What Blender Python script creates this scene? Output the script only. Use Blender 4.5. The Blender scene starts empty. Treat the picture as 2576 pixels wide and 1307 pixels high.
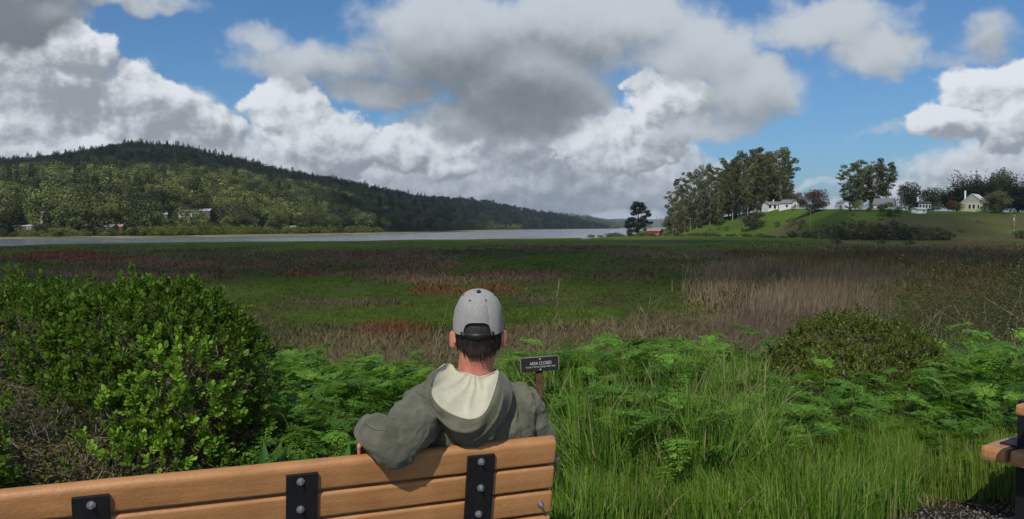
import bpy, bmesh, math, random
import numpy as np
from mathutils import Vector, Matrix

scene = bpy.context.scene
COL = scene.collection
R = math.radians
random.seed(7)

# ------------------------------------------------------------------ camera
W0, H0, F0 = 2576.0, 1306.5, 2022.0        # photo units used to read positions off the picture
EYE = Vector((0.0, 0.0, 1.6))
PITCH = math.atan((H0 / 2 - 572.0) / F0)
cam_d = bpy.data.cameras.new('camera')
cam_d.sensor_width = 36.0
cam_d.lens = 36.0 * F0 / W0
cam_d.clip_start = 0.05
cam_d.clip_end = 40000.0
cam = bpy.data.objects.new('camera', cam_d)
cam.location = EYE
cam.rotation_euler = (math.pi / 2 - PITCH, 0, 0)
COL.objects.link(cam)
scene.camera = cam

# ------------------------------------------------------------------ sun, exposure
TO_SUN = Vector((-0.208, -0.663, 0.719)).normalized()
sun_d = bpy.data.lights.new('sun', 'SUN')
sun_d.energy = 3.7
sun_d.angle = R(0.53)
sun_d.color = (1.0, 0.95, 0.87)
sun = bpy.data.objects.new('sun', sun_d)
sun.rotation_euler = TO_SUN.to_track_quat('Z', 'Y').to_euler()
sun.location = (0, -20, 60)
COL.objects.link(sun)
scene.view_settings.view_transform = 'Standard'
scene.view_settings.look = 'None'
scene.view_settings.gamma = 1.0
scene.view_settings.exposure = 0.0
scene.view_settings.use_curve_mapping = False
scene.cycles.use_denoising = True
scene.cycles.use_adaptive_sampling = True
scene.cycles.adaptive_threshold = 0.02
scene.cycles.max_bounces = 6
scene.cycles.diffuse_bounces = 3
scene.cycles.glossy_bounces = 2
scene.cycles.transmission_bounces = 3
scene.cycles.transparent_max_bounces = 40
scene.cycles.volume_bounces = 0
scene.cycles.sample_clamp_indirect = 4.0


def ray(X, Y):
    """direction of the line of sight through photo point X, Y, scaled to depth y = 1"""
    v = Vector(((X - W0 / 2) / F0, -(Y - H0 / 2) / F0, -1.0))
    v = cam.rotation_euler.to_matrix() @ v
    return v / v.y


def P(X, Y, D):
    return EYE + ray(X, Y) * D


# ------------------------------------------------------------------ world: Nishita sky with clouds
world = bpy.data.worlds.new('World')
scene.world = world
world.use_nodes = True
wt = world.node_tree
wt.nodes.clear()


class G:
    """small helper for writing node trees as expressions"""
    def __init__(self, nt):
        self.nt = nt

    def node(self, t, ins=None, **kw):
        n = self.nt.nodes.new(t)
        for k, v in kw.items():
            setattr(n, k, v)
        for k, v in (ins or {}).items():
            self.put(n.inputs[k], v)
        return n

    def put(self, sock, v):
        if isinstance(v, bpy.types.NodeSocket):
            self.nt.links.new(v, sock)
        elif v is not None:
            if sock.type == 'RGBA' and hasattr(v, '__len__') and len(v) == 3:
                v = (*v, 1.0)
            sock.default_value = v

    def m(self, op, a, b=None, c=None, clamp=False):
        n = self.node('ShaderNodeMath', operation=op, use_clamp=clamp)
        for i, v in enumerate((a, b, c)):
            if v is not None:
                self.put(n.inputs[i], v)
        return n.outputs[0]

    def v(self, op, a, b=None, out=0, scale=None):
        n = self.node('ShaderNodeVectorMath', operation=op)
        self.put(n.inputs[0], a)
        if b is not None:
            self.put(n.inputs[1], b)
        if scale is not None:
            self.put(n.inputs['Scale'], scale)
        return n.outputs[out]

    def map(self, x, a, b, c=0.0, d=1.0, smooth=True):
        n = self.node('ShaderNodeMapRange', interpolation_type='SMOOTHSTEP' if smooth else 'LINEAR')
        for i, v in enumerate((x, a, b, c, d)):
            self.put(n.inputs[i], v)
        return n.outputs[0]

    def mix(self, f, a, b, mode='MIX'):
        n = self.node('ShaderNodeMix', data_type='RGBA', blend_type=mode, clamp_factor=True)
        self.put(n.inputs[0], f)
        self.put(n.inputs[6], a)
        self.put(n.inputs[7], b)
        return n.outputs[2]

    def noise(self, vec, scale, detail=6, rough=0.55, dist=0.0, dim='3D', out='Fac', lac=2.0):
        n = self.node('ShaderNodeTexNoise', noise_dimensions=dim)
        n.normalize = True
        self.put(n.inputs['Vector'], vec)
        self.put(n.inputs['Scale'], scale)
        self.put(n.inputs['Detail'], detail)
        self.put(n.inputs['Roughness'], rough)
        self.put(n.inputs['Lacunarity'], lac)
        self.put(n.inputs['Distortion'], dist)
        return n.outputs[out]

    def xyz(self, x=0.0, y=0.0, z=0.0):
        n = self.node('ShaderNodeCombineXYZ')
        for i, v in enumerate((x, y, z)):
            self.put(n.inputs[i], v)
        return n.outputs[0]


def azel(X, Y):
    d = ray(X, Y).normalized()
    return math.degrees(math.atan2(d.x, d.y)), math.degrees(math.asin(d.z))


DEG = math.degrees(1 / F0)                 # degrees of sky per photo unit near the middle


def field_group(name, blobs, warp, seed, amp, shade):
    """cloud cover: soft ellipses in azimuth / elevation plus billows.  blobs: (X, Y, rx, ry, weight)"""
    ng = bpy.data.node_groups.new(name, 'ShaderNodeTree')
    ng.interface.new_socket('p', in_out='INPUT', socket_type='NodeSocketVector')
    ng.interface.new_socket('cover', in_out='OUTPUT', socket_type='NodeSocketFloat')
    ng.interface.new_socket('thick', in_out='OUTPUT', socket_type='NodeSocketFloat')
    g = G(ng)
    gi, go = ng.nodes.new('NodeGroupInput'), ng.nodes.new('NodeGroupOutput')
    p = gi.outputs[0]
    q0 = g.v('ADD', p, (seed, seed * 0.7, seed * 1.3))
    wv = g.noise(q0, 0.30, 3, 0.55, out='Color')
    wv = g.v('MULTIPLY', g.v('SUBTRACT', wv, (0.5, 0.5, 0.5)), (5.2 * warp, 4.0 * warp, 0.0))
    q = g.v('ADD', p, wv)

    def soft(lst, add):
        tot = None
        for X, Y, rx, ry, w in lst:
            a, e = azel(X, Y) if rx > 0 else (X, Y)
            k = 1.0 / DEG if rx > 0 else -1.0
            ry = ry if rx > 0 else -ry
            d = g.v('MULTIPLY_ADD', q, (k / rx, k / ry, 0))
            g.put(d.node.inputs[2], (-a * k / rx, -e * k / ry, 0))
            b = g.map(g.v('LENGTH', d, out=1), 0.15, 1.25, w, 0.0)
            tot = b if tot is None else g.m('ADD' if add else 'MAXIMUM', tot, b)
        return tot
    tot = soft(blobs, False)
    fb = g.noise(g.v('MULTIPLY', q0, (1.0, 1.25, 1.0)), 0.26, 9, 0.585)
    vo = g.node('ShaderNodeTexVoronoi', feature='F1', voronoi_dimensions='2D')
    vo.normalize = True
    g.put(vo.inputs['Vector'], g.v('MULTIPLY_ADD', wv, (0.4, 0.4, 0.0)))
    g.put(vo.inputs['Vector'].links[0].from_node.inputs[2], q0)
    for k, v in (('Scale', 0.50), ('Detail', 3.0), ('Roughness', 0.6), ('Lacunarity', 2.4)):
        g.put(vo.inputs[k], v)
    bil = g.m('SUBTRACT', 0.42, vo.outputs['Distance'])
    cov = g.m('MULTIPLY_ADD', g.m('SUBTRACT', fb, 0.5), 1.05 * amp, tot)
    cov = g.m('MULTIPLY_ADD', bil, 0.42 * amp, cov)
    g.put(go.inputs[0], cov)
    g.put(go.inputs[1], soft(shade, True))
    return ng


g = G(wt)
tc = g.node('ShaderNodeTexCoord')
dirv = g.v('NORMALIZE', tc.outputs['Generated'])
sep = g.node('ShaderNodeSeparateXYZ', {0: dirv})
az = g.m('DEGREES', g.m('ARCTAN2', sep.outputs[0], sep.outputs[1]))
el = g.m('DEGREES', g.m('ARCSINE', sep.outputs[2]))
p = g.xyz(az, el, 0.0)
sky = g.node('ShaderNodeTexSky', sky_type='NISHITA', sun_disc=False)
sky.sun_elevation = math.asin(TO_SUN.z)
sky.sun_rotation = math.atan2(TO_SUN.x, TO_SUN.y)
sky.altitude = 20.0
sky.air_density = 1.0
sky.dust_density = 0.6
sky.ozone_density = 2.0
blue = g.mix(1.0, sky.outputs[0], (0.55, 0.90, 1.22), 'MULTIPLY')

LAYERS = [
    # low far clouds, dimmer and layered towards the horizon
    dict(seed=11.3, warp=0.8, lo=0.34, hi=0.80, dark=(0.30, 0.34, 0.38), lit=(0.72, 0.77, 0.83), k=1.9, up=(-0.35, 0.6), bias=0.48, amp=1.0,
         shade=[(1350, 400, 330, 60, 0.35), (420, 380, 400, 45, 0.15), (1500, 500, 400, 40, 0.25)],
         blobs=[(100, 420, 700, 260, 1.1), (800, 470, 620, 190, 1.1), (1300, 430, 520, 230, 1.1), (1600, 460, 330, 150, 0.95), (700, 600, 2200, 60, 1.0),
                (1500, 570, 620, 55, 1.0), (2300, 480, 260, 60, 0.80), (2480, 420, 260, 90, 0.85), (-700, 300, 500, 400, 0.9), (2080, 460, 200, 26, 0.66),
                (2300, 580, 600, 70, 1.0), (3000, 300, 400, 300, 0.9)]),
    # bright cumulus in the middle distance
    dict(seed=3.7, warp=0.75, lo=0.48, hi=0.67, dark=(0.315, 0.35, 0.39), lit=(0.82, 0.86, 0.91), k=2.3, up=(-0.45, 0.6), bias=0.60, amp=0.95,
         shade=[(200, 215, 260, 80, 0.30), (350, 285, 280, 65, 0.30), (520, 350, 180, 80, 0.12), (2480, 380, 200, 40, 0.4), (1700, 340, 150, 60, 0.3),
                (80, 200, 190, 70, 0.14), (880, 450, 250, 60, 0.25)],
         blobs=[(60, 250, 270, 220, 1.1), (190, 130, 130, 105, 0.98), (380, 270, 230, 130, 1.0), (500, 330, 150, 110, 0.95), (120, 380, 330, 110, 1.0),
                (735, 290, 150, 115, 1.08), (800, 360, 230, 140, 1.08), (1010, 370, 180, 100, 0.95), (1120, 400, 140, 90, 0.9),
                (1700, 270, 150, 110, 1.0), (1560, 360, 240, 110, 1.0), (1640, 210, 80, 55, 0.75),
                (2500, 225, 170, 95, 1.0), (2420, 310, 150, 70, 1.0), (2570, 300, 150, 105, 1.0)]),
    # the big low cloud overhead, seen from its grey base, and the dark corner
    dict(seed=21.9, warp=0.9, lo=0.34, hi=0.92, dark=(0.185, 0.21, 0.235), lit=(0.56, 0.61, 0.67), k=0.55, up=(-0.4, 1.6), bias=0.80, amp=0.72,
         shade=[(1200, 200, 460, 180, 0.32), (1290, 290, 350, 110, 0.36), (1440, 190, 360, 120, 0.20), (900, 190, 330, 80, 0.24), (0, 20, 330, 160, 0.75), (2460, 90, 150, 80, 0.35),
                (1800, 290, 240, 70, 0.28), (330, 0, 300, 50, 0.4)],
         blobs=[(1150, 100, 340, 180, 1.15), (1330, 220, 320, 190, 1.2), (1500, 60, 360, 150, 1.15), (1180, 310, 220, 80, 0.95),
                (820, 160, 290, 75, 0.95), (640, 100, 150, 50, 0.72), (960, 230, 230, 80, 0.95), (1750, 130, 240, 140, 1.05), (1900, 230, 190, 125, 1.1), (1790, 320, 200, 60, 0.92),
                (2080, 60, 260, 95, 1.0), (2200, 130, 150, 100, 1.0), (2480, 90, 130, 75, 0.85), (2360, 150, 240, 45, 0.62), (2240, 330, 200, 30, 0.5),
                (0, 10, 200, 120, 1.2), (330, 0, 260, 36, 0.8), (1250, -330, 1500, 230, 0.9), (-700, -200, 500, 300, 0.9),
                # the same broken cover goes on overhead, to the sides and behind (azimuth, elevation, radii in degrees)
                (0, 62, -80, 28, 0.95), (-95, 35, -50, 26, 0.95), (95, 32, -48, 26, 0.92), (150, 50, -60, 26, 0.7), (-150, 48, -60, 22, 0.7), (180, 20, -60, 14, 0.9), (-180, 20, -60, 14, 0.9)]),
]
shader = g.node('ShaderNodeBackground', {0: blue, 1: 0.078}).outputs[0]
for i, L in enumerate(LAYERS):
    ng = field_group('cloud_field_%s' % 'abc'[i], L['blobs'], L['warp'], L['seed'], L['amp'], L['shade'])
    n1 = g.node('ShaderNodeGroup', node_tree=ng)
    g.put(n1.inputs[0], p)
    n2 = g.node('ShaderNodeGroup', node_tree=ng)
    g.put(n2.inputs[0], g.v('ADD', p, (L['up'][0], L['up'][1], 0)))
    c1, c2 = n1.outputs[0], n2.outputs[0]
    tone = g.m('MULTIPLY_ADD', g.m('SUBTRACT', c1, c2), L['k'], L['bias'])
    tone = g.m('SUBTRACT', tone, n1.outputs[1])
    tone = g.map(tone, -0.1, 1.05)
    c = g.mix(tone, L['dark'], L['lit'])
    a = g.map(c1, L['lo'], L['hi'])
    bg = g.node('ShaderNodeBackground', {0: c, 1: 1.0}).outputs[0]
    mx = g.node('ShaderNodeMixShader')
    g.put(mx.inputs[0], a)
    g.put(mx.inputs[1], shader)
    g.put(mx.inputs[2], bg)
    shader = mx.outputs[0]
out = g.node('ShaderNodeOutputWorld')
wt.links.new(shader, out.inputs[0])
world.cycles.sampling_method = 'MANUAL'
world.cycles.sample_map_resolution = 512

# ------------------------------------------------------------------ helpers
def tag(o, label=None, cat=None, group=None, kind=None):
    if label:
        o['label'] = label
    if cat:
        o['category'] = cat
    if group:
        o['group'] = group
    if kind:
        o['kind'] = kind
    return o


def empty(name, loc=(0, 0, 0), rz=0.0):
    o = bpy.data.objects.new(name, None)
    o.empty_display_size = 0.2
    o.location = loc
    o.rotation_euler = (0, 0, rz)
    COL.objects.link(o)
    return o


def link(name, me, parent=None, loc=None, rot=None, sc=None):
    o = bpy.data.objects.new(name, me)
    if loc is not None:
        o.location = loc
    if rot is not None:
        o.rotation_euler = rot
    if sc is not None:
        o.scale = sc if hasattr(sc, '__len__') else (sc, sc, sc)
    if parent is not None:
        o.parent = parent
    COL.objects.link(o)
    return o


def copy_tree(o, parent=None):
    c = o.copy()
    COL.objects.link(c)
    if parent is not None:
        c.parent = parent
    for ch in list(o.children):
        copy_tree(ch, c)
    return c


def np_mesh(name, V, F, mats=None, col=None, smooth=False, mi=None):
    """mesh from numpy: V (n,3); F (m,3) or (m,4); col (n,3) per-vertex tint"""
    V = np.asarray(V, dtype=np.float32)
    F = np.asarray(F, dtype=np.int32)
    me = bpy.data.meshes.new(name)
    n, (m, k) = len(V), F.shape
    me.vertices.add(n)
    me.vertices.foreach_set('co', V.ravel())
    me.loops.add(m * k)
    me.loops.foreach_set('vertex_index', F.ravel())
    me.polygons.add(m)
    me.polygons.foreach_set('loop_start', np.arange(0, m * k, k, dtype=np.int32))
    me.polygons.foreach_set('loop_total', np.full(m, k, dtype=np.int32))
    if smooth:
        me.polygons.foreach_set('use_smooth', np.ones(m, dtype=bool))
    for mt in (mats or []):
        me.materials.append(mt)
    if mi is not None:
        me.polygons.foreach_set('material_index', np.asarray(mi, dtype=np.int32))
    if col is not None:
        a = me.color_attributes.new('tint', 'FLOAT_COLOR', 'POINT')
        c = np.ones((n, 4), dtype=np.float32)
        c[:, :3] = col
        a.data.foreach_set('color', c.ravel())
    me.update(calc_edges=True)
    return me


class MB:
    """collects simple shapes and builds them as ONE mesh"""
    def __init__(self):
        self.v, self.f = [], []

    def add(self, vs, fs):
        b = len(self.v)
        self.v += [tuple(x) for x in vs]
        self.f += [tuple(i + b for i in f) for f in fs]
        return self

    def box(self, c, s, M=None, bev=0.0):
        """box with centre c, size s; optional matrix; bev cuts the corners of the profile across the longest axis"""
        if bev:
            bm = bmesh.new()
            bmesh.ops.create_cube(bm, size=1.0)
            bmesh.ops.scale(bm, vec=s, verts=bm.verts)
            bmesh.ops.bevel(bm, geom=bm.edges[:], offset=bev, segments=2, profile=0.6, affect='EDGES')
            vs = [v.co + Vector(c) for v in bm.verts]
            bm.verts.index_update()
            fs = [[v.index for v in f.verts] for f in bm.faces]
            bm.free()
        else:
            vs = [Vector((c[0] + i * s[0] / 2, c[1] + j * s[1] / 2, c[2] + k * s[2] / 2)) for i in (-1, 1) for j in (-1, 1) for k in (-1, 1)]
            fs = [(0, 1, 3, 2), (4, 6, 7, 5), (0, 4, 5, 1), (2, 3, 7, 6), (0, 2, 6, 4), (1, 5, 7, 3)]
        if M is not None:
            vs = [M @ v for v in vs]
        return self.add(vs, fs)

    def tube(self, pts, rad, n=6, cap=True):
        pts = [Vector(q) for q in pts]
        if not hasattr(rad, '__len__'):
            rad = [rad] * len(pts)
        vs, fs = [], []
        t0 = (pts[1] - pts[0]).normalized()
        ref = Vector((0, 0, 1)) if abs(t0.z) < 0.9 else Vector((1, 0, 0))
        for i, q in enumerate(pts):
            t = (pts[min(i + 1, len(pts) - 1)] - pts[max(i - 1, 0)]).normalized()
            a = t.cross(ref).normalized()
            b = t.cross(a)
            for k in range(n):
                w = 2 * math.pi * k / n
                vs.append(q + (a * math.cos(w) + b * math.sin(w)) * rad[i])
        for i in range(len(pts) - 1):
            for k in range(n):
                fs.append((i * n + k, i * n + (k + 1) % n, (i + 1) * n + (k + 1) % n, (i + 1) * n + k))
        if cap:
            fs.append(tuple(range(n - 1, -1, -1)))
            fs.append(tuple((len(pts) - 1) * n + k for k in range(n)))
        return self.add(vs, fs)

    def cyl(self, c, r, h, n=12, M=None, r2=None):
        r2 = r if r2 is None else r2
        vs = [Vector((c[0] + math.cos(2 * math.pi * k / n) * rr, c[1] + math.sin(2 * math.pi * k / n) * rr, c[2] + z))
              for z, rr in ((0, r), (h, r2)) for k in range(n)]
        fs = [(k, (k + 1) % n, n + (k + 1) % n, n + k) for k in range(n)] + [tuple(range(n - 1, -1, -1)), tuple(range(n, 2 * n))]
        if M is not None:
            vs = [M @ v for v in vs]
        return self.add(vs, fs)

    def ellipsoid(self, c, r, M=None, seg=16, rings=10):
        vs, fs = [], []
        for i in range(rings + 1):
            th = math.pi * i / rings
            for k in range(seg):
                ph = 2 * math.pi * k / seg
                v = Vector((r[0] * math.sin(th) * math.cos(ph), r[1] * math.sin(th) * math.sin(ph), r[2] * math.cos(th)))
                vs.append((M @ v if M is not None else v) + Vector(c))
        for i in range(rings):
            for k in range(seg):
                fs.append((i * seg + k, (i + 1) * seg + k, (i + 1) * seg + (k + 1) % seg, i * seg + (k + 1) % seg))
        return self.add(vs, fs)

    def mesh(self, name, mat, smooth=False):
        me = bpy.data.meshes.new(name)
        me.from_pydata(self.v, [], self.f)
        if mat is not None:
            me.materials.append(mat)
        if smooth:
            me.polygons.foreach_set('use_smooth', np.ones(len(me.polygons), dtype=bool))
        me.update()
        return me

    def build(self, name, mat, parent=None, smooth=False, **kw):
        return link(name, self.mesh(name, mat, smooth), parent, **kw)


# ---- numpy value noise
def _h(ix, iy, s):
    n = (ix.astype(np.int64) * 374761393 + iy.astype(np.int64) * 668265263 + s * 974634777) & 0xffffffff
    n = ((n ^ (n >> 13)) * 1274126177) & 0xffffffff
    return ((n ^ (n >> 16)) & 0xffff) / 65535.0


def vnoise(x, y, s=0):
    x, y = np.asarray(x, float), np.asarray(y, float)
    ix, iy = np.floor(x), np.floor(y)
    fx, fy = x - ix, y - iy
    fx, fy = fx * fx * (3 - 2 * fx), fy * fy * (3 - 2 * fy)
    ix, iy = ix.astype(np.int64), iy.astype(np.int64)
    a, b, c, d = _h(ix, iy, s), _h(ix + 1, iy, s), _h(ix, iy + 1, s), _h(ix + 1, iy + 1, s)
    return (a * (1 - fx) + b * fx) * (1 - fy) + (c * (1 - fx) + d * fx) * fy


def fbm(x, y, oct=4, s=0):
    t, a, n = 0.0, 0.5, 0.0
    for i in range(oct):
        t = t + a * vnoise(np.asarray(x) * 2 ** i + 17.3 * i, np.asarray(y) * 2 ** i + 5.1 * i, s + i)
        n += a
        a *= 0.5
    return t / n


def sstep(x, a, b):
    t = np.clip((np.asarray(x, float) - a) / (b - a), 0, 1)
    return t * t * (3 - 2 * t)


# ---- materials
def new_mat(name):
    m = bpy.data.materials.new(name)
    m.use_nodes = True
    nt = m.node_tree
    nt.nodes.clear()
    g = G(nt)
    o = g.node('ShaderNodeOutputMaterial')
    return m, g, o


def mat(name, c, rough=0.7, var=0.25, scale=6.0, bump=0.0, bscale=None, c2=None, metal=0.0, spec=0.4, stretch=(1, 1, 1), tint=False, rnd=0.0, detail=5, bdist=0.01, sheen=0.0, coords='Object'):
    """procedural surface: base colour broken up by noise, fine relief"""
    m, g, o = new_mat(name)
    tc = g.node('ShaderNodeTexCoord').outputs[coords]
    v = g.v('MULTIPLY', tc, stretch)
    n = g.noise(v, scale, detail, 0.6)
    f = g.map(n, 0.3, 0.7)
    if c2 is None:
        c2 = tuple(x * (1 + var) for x in c)
        c = tuple(x * (1 - var) for x in c)
    base = g.mix(f, c, c2)
    if tint:
        at = g.node('ShaderNodeAttribute', attribute_name='tint')
        base = g.mix(1.0, base, at.outputs['Color'], 'MULTIPLY')
    if rnd:
        oi = g.node('ShaderNodeObjectInfo')
        k = g.map(oi.outputs['Random'], 0, 1, 1 - rnd, 1 + rnd, False)
        base = g.mix(1.0, base, g.xyz(k, k, k), 'MULTIPLY')
    b = g.node('ShaderNodeBsdfPrincipled', {'Base Color': base, 'Roughness': rough, 'Metallic': metal, 'Specular IOR Level': spec})
    if sheen:
        g.put(b.inputs['Sheen Weight'], sheen)
    if bump:
        bn = g.noise(v, bscale or scale * 4, 6, 0.6)
        bp = g.node('ShaderNodeBump', {'Strength': bump, 'Distance': bdist, 'Height': bn})
        g.put(b.inputs['Normal'], bp.outputs[0])
    g.nt.links.new(b.outputs[0], o.inputs[0])
    return m


def leaf_mat(name, c, c2, rnd=0.25, trans=0.3, rough=0.5, tint=True, pscale=0.0, spec=0.35, c3=None):
    """leaves and blades: diffuse + light passing through, tint per leaf, tone per plant"""
    m, g, o = new_mat(name)
    oi = g.node('ShaderNodeObjectInfo')
    f = oi.outputs['Random']
    if pscale:
        geo = g.node('ShaderNodeNewGeometry')
        pn = g.map(g.noise(geo.outputs['Position'], pscale, 3, 0.6), 0.35, 0.65)
        f = g.m('ADD', g.m('MULTIPLY', f, 0.4), g.m('MULTIPLY', pn, 0.6))
    base = g.mix(f, c, c2)
    if c3 is not None:
        base = g.mix(g.map(f, 0.72, 0.9), base, c3)
    k = g.map(g.m('FRACT', g.m('MULTIPLY', oi.outputs['Random'], 7.31)), 0, 1, 1 - rnd, 1 + rnd, False)
    base = g.mix(1.0, base, g.xyz(k, k, k), 'MULTIPLY')
    if tint:
        at = g.node('ShaderNodeAttribute', attribute_name='tint')
        base = g.mix(1.0, base, at.outputs['Color'], 'MULTIPLY')
    b = g.node('ShaderNodeBsdfPrincipled', {'Base Color': base, 'Roughness': rough, 'Specular IOR Level': spec})
    tr = g.node('ShaderNodeBsdfTranslucent', {'Color': g.mix(1.0, base, (1.25, 1.3, 0.6), 'MULTIPLY')})
    mx = g.node('ShaderNodeMixShader', {0: trans})
    g.nt.links.new(b.outputs[0], mx.inputs[1])
    g.nt.links.new(tr.outputs[0], mx.inputs[2])
    g.nt.links.new(mx.outputs[0], o.inputs[0])
    return m


def tint_mat(name, rough=0.75, trans=0.2, spec=0.3):
    """colour comes from the per-blade tint"""
    m, g, o = new_mat(name)
    at = g.node('ShaderNodeAttribute', attribute_name='tint')
    b = g.node('ShaderNodeBsdfPrincipled', {'Base Color': at.outputs['Color'], 'Roughness': rough, 'Specular IOR Level': spec})
    tr = g.node('ShaderNodeBsdfTranslucent', {'Color': at.outputs['Color']})
    mx = g.node('ShaderNodeMixShader', {0: trans})
    g.nt.links.new(b.outputs[0], mx.inputs[1])
    g.nt.links.new(tr.outputs[0], mx.inputs[2])
    g.nt.links.new(mx.outputs[0], o.inputs[0])
    return m


RNG = np.random.default_rng(11)


def rand_frames(n, rng, up_bias=0.0):
    """random unit normals with two tangents"""
    N = rng.normal(size=(n, 3))
    N[:, 2] += up_bias
    N /= np.linalg.norm(N, axis=1, keepdims=True)
    A = np.cross(N, rng.normal(size=(n, 3)))
    A /= np.linalg.norm(A, axis=1, keepdims=True) + 1e-9
    return N, A, np.cross(N, A)


def leaf_cards(C, size, rng, aspect=0.6, up_bias=0.4, tint=None, outward=None, ow=0.8, jit=0.28):
    """small pointed leaf quads (diamond) centred on C"""
    n = len(C)
    N = rng.normal(size=(n, 3))
    N[:, 2] += up_bias
    if outward is not None:
        N = N * 0.75 + outward * ow * 1.6
    N /= np.linalg.norm(N, axis=1, keepdims=True) + 1e-9
    A = np.cross(N, rng.normal(size=(n, 3)))
    A /= np.linalg.norm(A, axis=1, keepdims=True) + 1e-9
    B = np.cross(N, A)
    s = (size * rng.uniform(0.65, 1.35, n))[:, None]
    V = np.stack([C - A * s, C + B * s * aspect, C + A * s, C - B * s * aspect], 1).reshape(-1, 3)
    F = np.arange(4 * n).reshape(-1, 4)
    if tint is None:
        tint = np.ones((n, 3))
    t = tint * rng.uniform(1 - jit, 1 + jit, (n, 1))
    return V, F, np.repeat(t, 4, 0)


def blades(Pos, H, Wd, rng, lean=0.35, lean_dir=None, col=None, seg=3, curl=1.0, tipcol=None, face=None):
    """grass blades: tapered bent strips"""
    n = len(Pos)
    az = rng.uniform(0, 2 * np.pi, n)
    D = np.stack([np.cos(az), np.sin(az), np.zeros(n)], 1)
    if lean_dir is not None:
        D = D + np.asarray(lean_dir).reshape(-1, 3)
        D /= np.linalg.norm(D, axis=1, keepdims=True) + 1e-9
    fa = rng.uniform(-0.9, 0.9, n) + (0.0 if face is None else face)
    S = np.stack([np.cos(fa), np.sin(fa), np.zeros(n)], 1)
    L = np.abs(rng.normal(0, lean, n)) * H
    V = []
    for k in range(seg + 1):
        t = k / seg
        c = Pos + D * (L * t ** 2)[:, None] + np.array([0, 0, 1.0]) * (H * (t - curl * 0.22 * t * t * np.clip(L / H, 0, 1.5)))[:, None]
        w = (Wd * (1 - t) ** 0.6 * 0.5)[:, None] if k < seg else None
        if k < seg:
            V += [c - S * w, c + S * w]
        else:
            V += [c]
    V = np.stack(V, 1)
    m = V.shape[1]
    base = (np.arange(n) * m)[:, None]
    T = []
    for k in range(seg - 1):
        a = 2 * k
        T += [base + np.array([[a, a + 1, a + 3]]), base + np.array([[a, a + 3, a + 2]])]
    a = 2 * (seg - 1)
    T += [base + np.array([[a, a + 1, a + 2]])]
    F = np.concatenate(T, 0)
    C = None
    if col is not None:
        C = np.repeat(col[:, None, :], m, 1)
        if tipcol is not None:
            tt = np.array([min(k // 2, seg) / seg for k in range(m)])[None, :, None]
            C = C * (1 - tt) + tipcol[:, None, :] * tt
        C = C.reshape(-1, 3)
    return V.reshape(-1, 3), F, C


def cat_geo(parts):
    V, F, C, b = [], [], [], 0
    for v, f, c in parts:
        V.append(v)
        F.append(f + b)
        C.append(c)
        b += len(v)
    return np.concatenate(V), np.concatenate(F), np.concatenate(C)

# ------------------------------------------------------------------ ground, marsh, water
MARSH_Z, WATER_Z = -2.7, -2.95
EDGE_X = [-1500, -400, 0, 300, 600, 900, 1200, 1500, 1570, 1640, 1700, 3200]
EDGE_D = [150, 165, 181, 217, 241, 263, 300, 340, 440, 520, 540, 540]


def px_of(x, y):
    return W0 / 2 + x / y * F0, 572.0 - (MARSH_Z - 1.6) * F0 / y


def bank(x, y):
    e = 1.6 * (fbm(x * 0.18, y * 0.18, 3, 5) - 0.5)
    s = sstep(y + e, 5.6, 21.0)
    return s


def ground_z(x, y):
    x, y = np.asarray(x, float), np.asarray(y, float)
    z = MARSH_Z * bank(x, y)
    z = z + 0.10 * (fbm(x * 0.6, y * 0.6, 3, 9) - 0.5) * sstep(y, 4.5, 8) + 0.30 * (fbm(x * 0.05, y * 0.05, 3, 19) - 0.5) * sstep(y, 18, 40)
    yy = np.maximum(y, 1.0)
    X = W0 / 2 + x / yy * F0
    De = np.interp(X, EDGE_X, EDGE_D) + 40 * (fbm(x * 0.02, y * 0.02, 4, 31) - 0.5)
    return z - 1.1 * sstep(yy, De - 2, De + 10)


# patches of the marsh: (X, Y, rx, ry, kind) read off the photo;  kinds: red, purple, tan, dull, bright
PATCH = [(150, 650, 260, 14, 'red'), (330, 660, 240, 12, 'purple'), (260, 690, 330, 16, 'purple'), (-200, 680, 300, 22, 'purple'), (980, 645, 240, 18, 'purple'),
         (700, 668, 210, 12, 'purple'), (1060, 668, 170, 14, 'purple'), (800, 689, 80, 8, 'red'), (960, 690, 190, 14, 'purple'), (1080, 705, 150, 17, 'purple'),
         (1120, 734, 110, 13, 'red'), (1330, 690, 130, 14, 'purple'), (1270, 725, 60, 10, 'red'), (850, 770, 150, 13, 'dull'), (960, 845, 110, 30, 'red'),
         (1370, 745, 80, 9, 'dull'), (1700, 645, 170, 10, 'tan'), (1560, 700, 80, 10, 'dull'), (1900, 640, 130, 9, 'red'), (2150, 616, 300, 7, 'tan'),
         (1950, 690, 210, 45, 'tan'), (2100, 660, 260, 26, 'rust'), (1900, 750, 190, 50, 'tan'), (2150, 720, 200, 60, 'tan'), (2000, 800, 260, 40, 'purple'),
         (900, 905, 260, 50, 'straw'), (1180, 890, 250, 45, 'straw'), (1500, 850, 260, 60, 'straw'), (1800, 830, 200, 60, 'straw'), (1750, 712, 60, 12, 'tan'),
         (500, 634, 260, 6, 'dull'), (1350, 620, 300, 5, 'dull'), (1050, 800, 300, 25, 'bright'), (800, 815, 160, 20, 'bright'), (1450, 790, 180, 25, 'bright'),
         (2400, 700, 190, 110, 'rust'), (2420, 640, 300, 30, 'rust')]
KCOL = {'red': (0.115, 0.050, 0.024), 'purple': (0.125, 0.078, 0.050), 'tan': (0.145, 0.110, 0.062), 'dull': (0.088, 0.070, 0.040),
        'bright': (0.062, 0.100, 0.009), 'straw': (0.125, 0.100, 0.050), 'rust': (0.12, 0.085, 0.034)}
GREEN = np.array((0.046, 0.072, 0.007))


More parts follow.
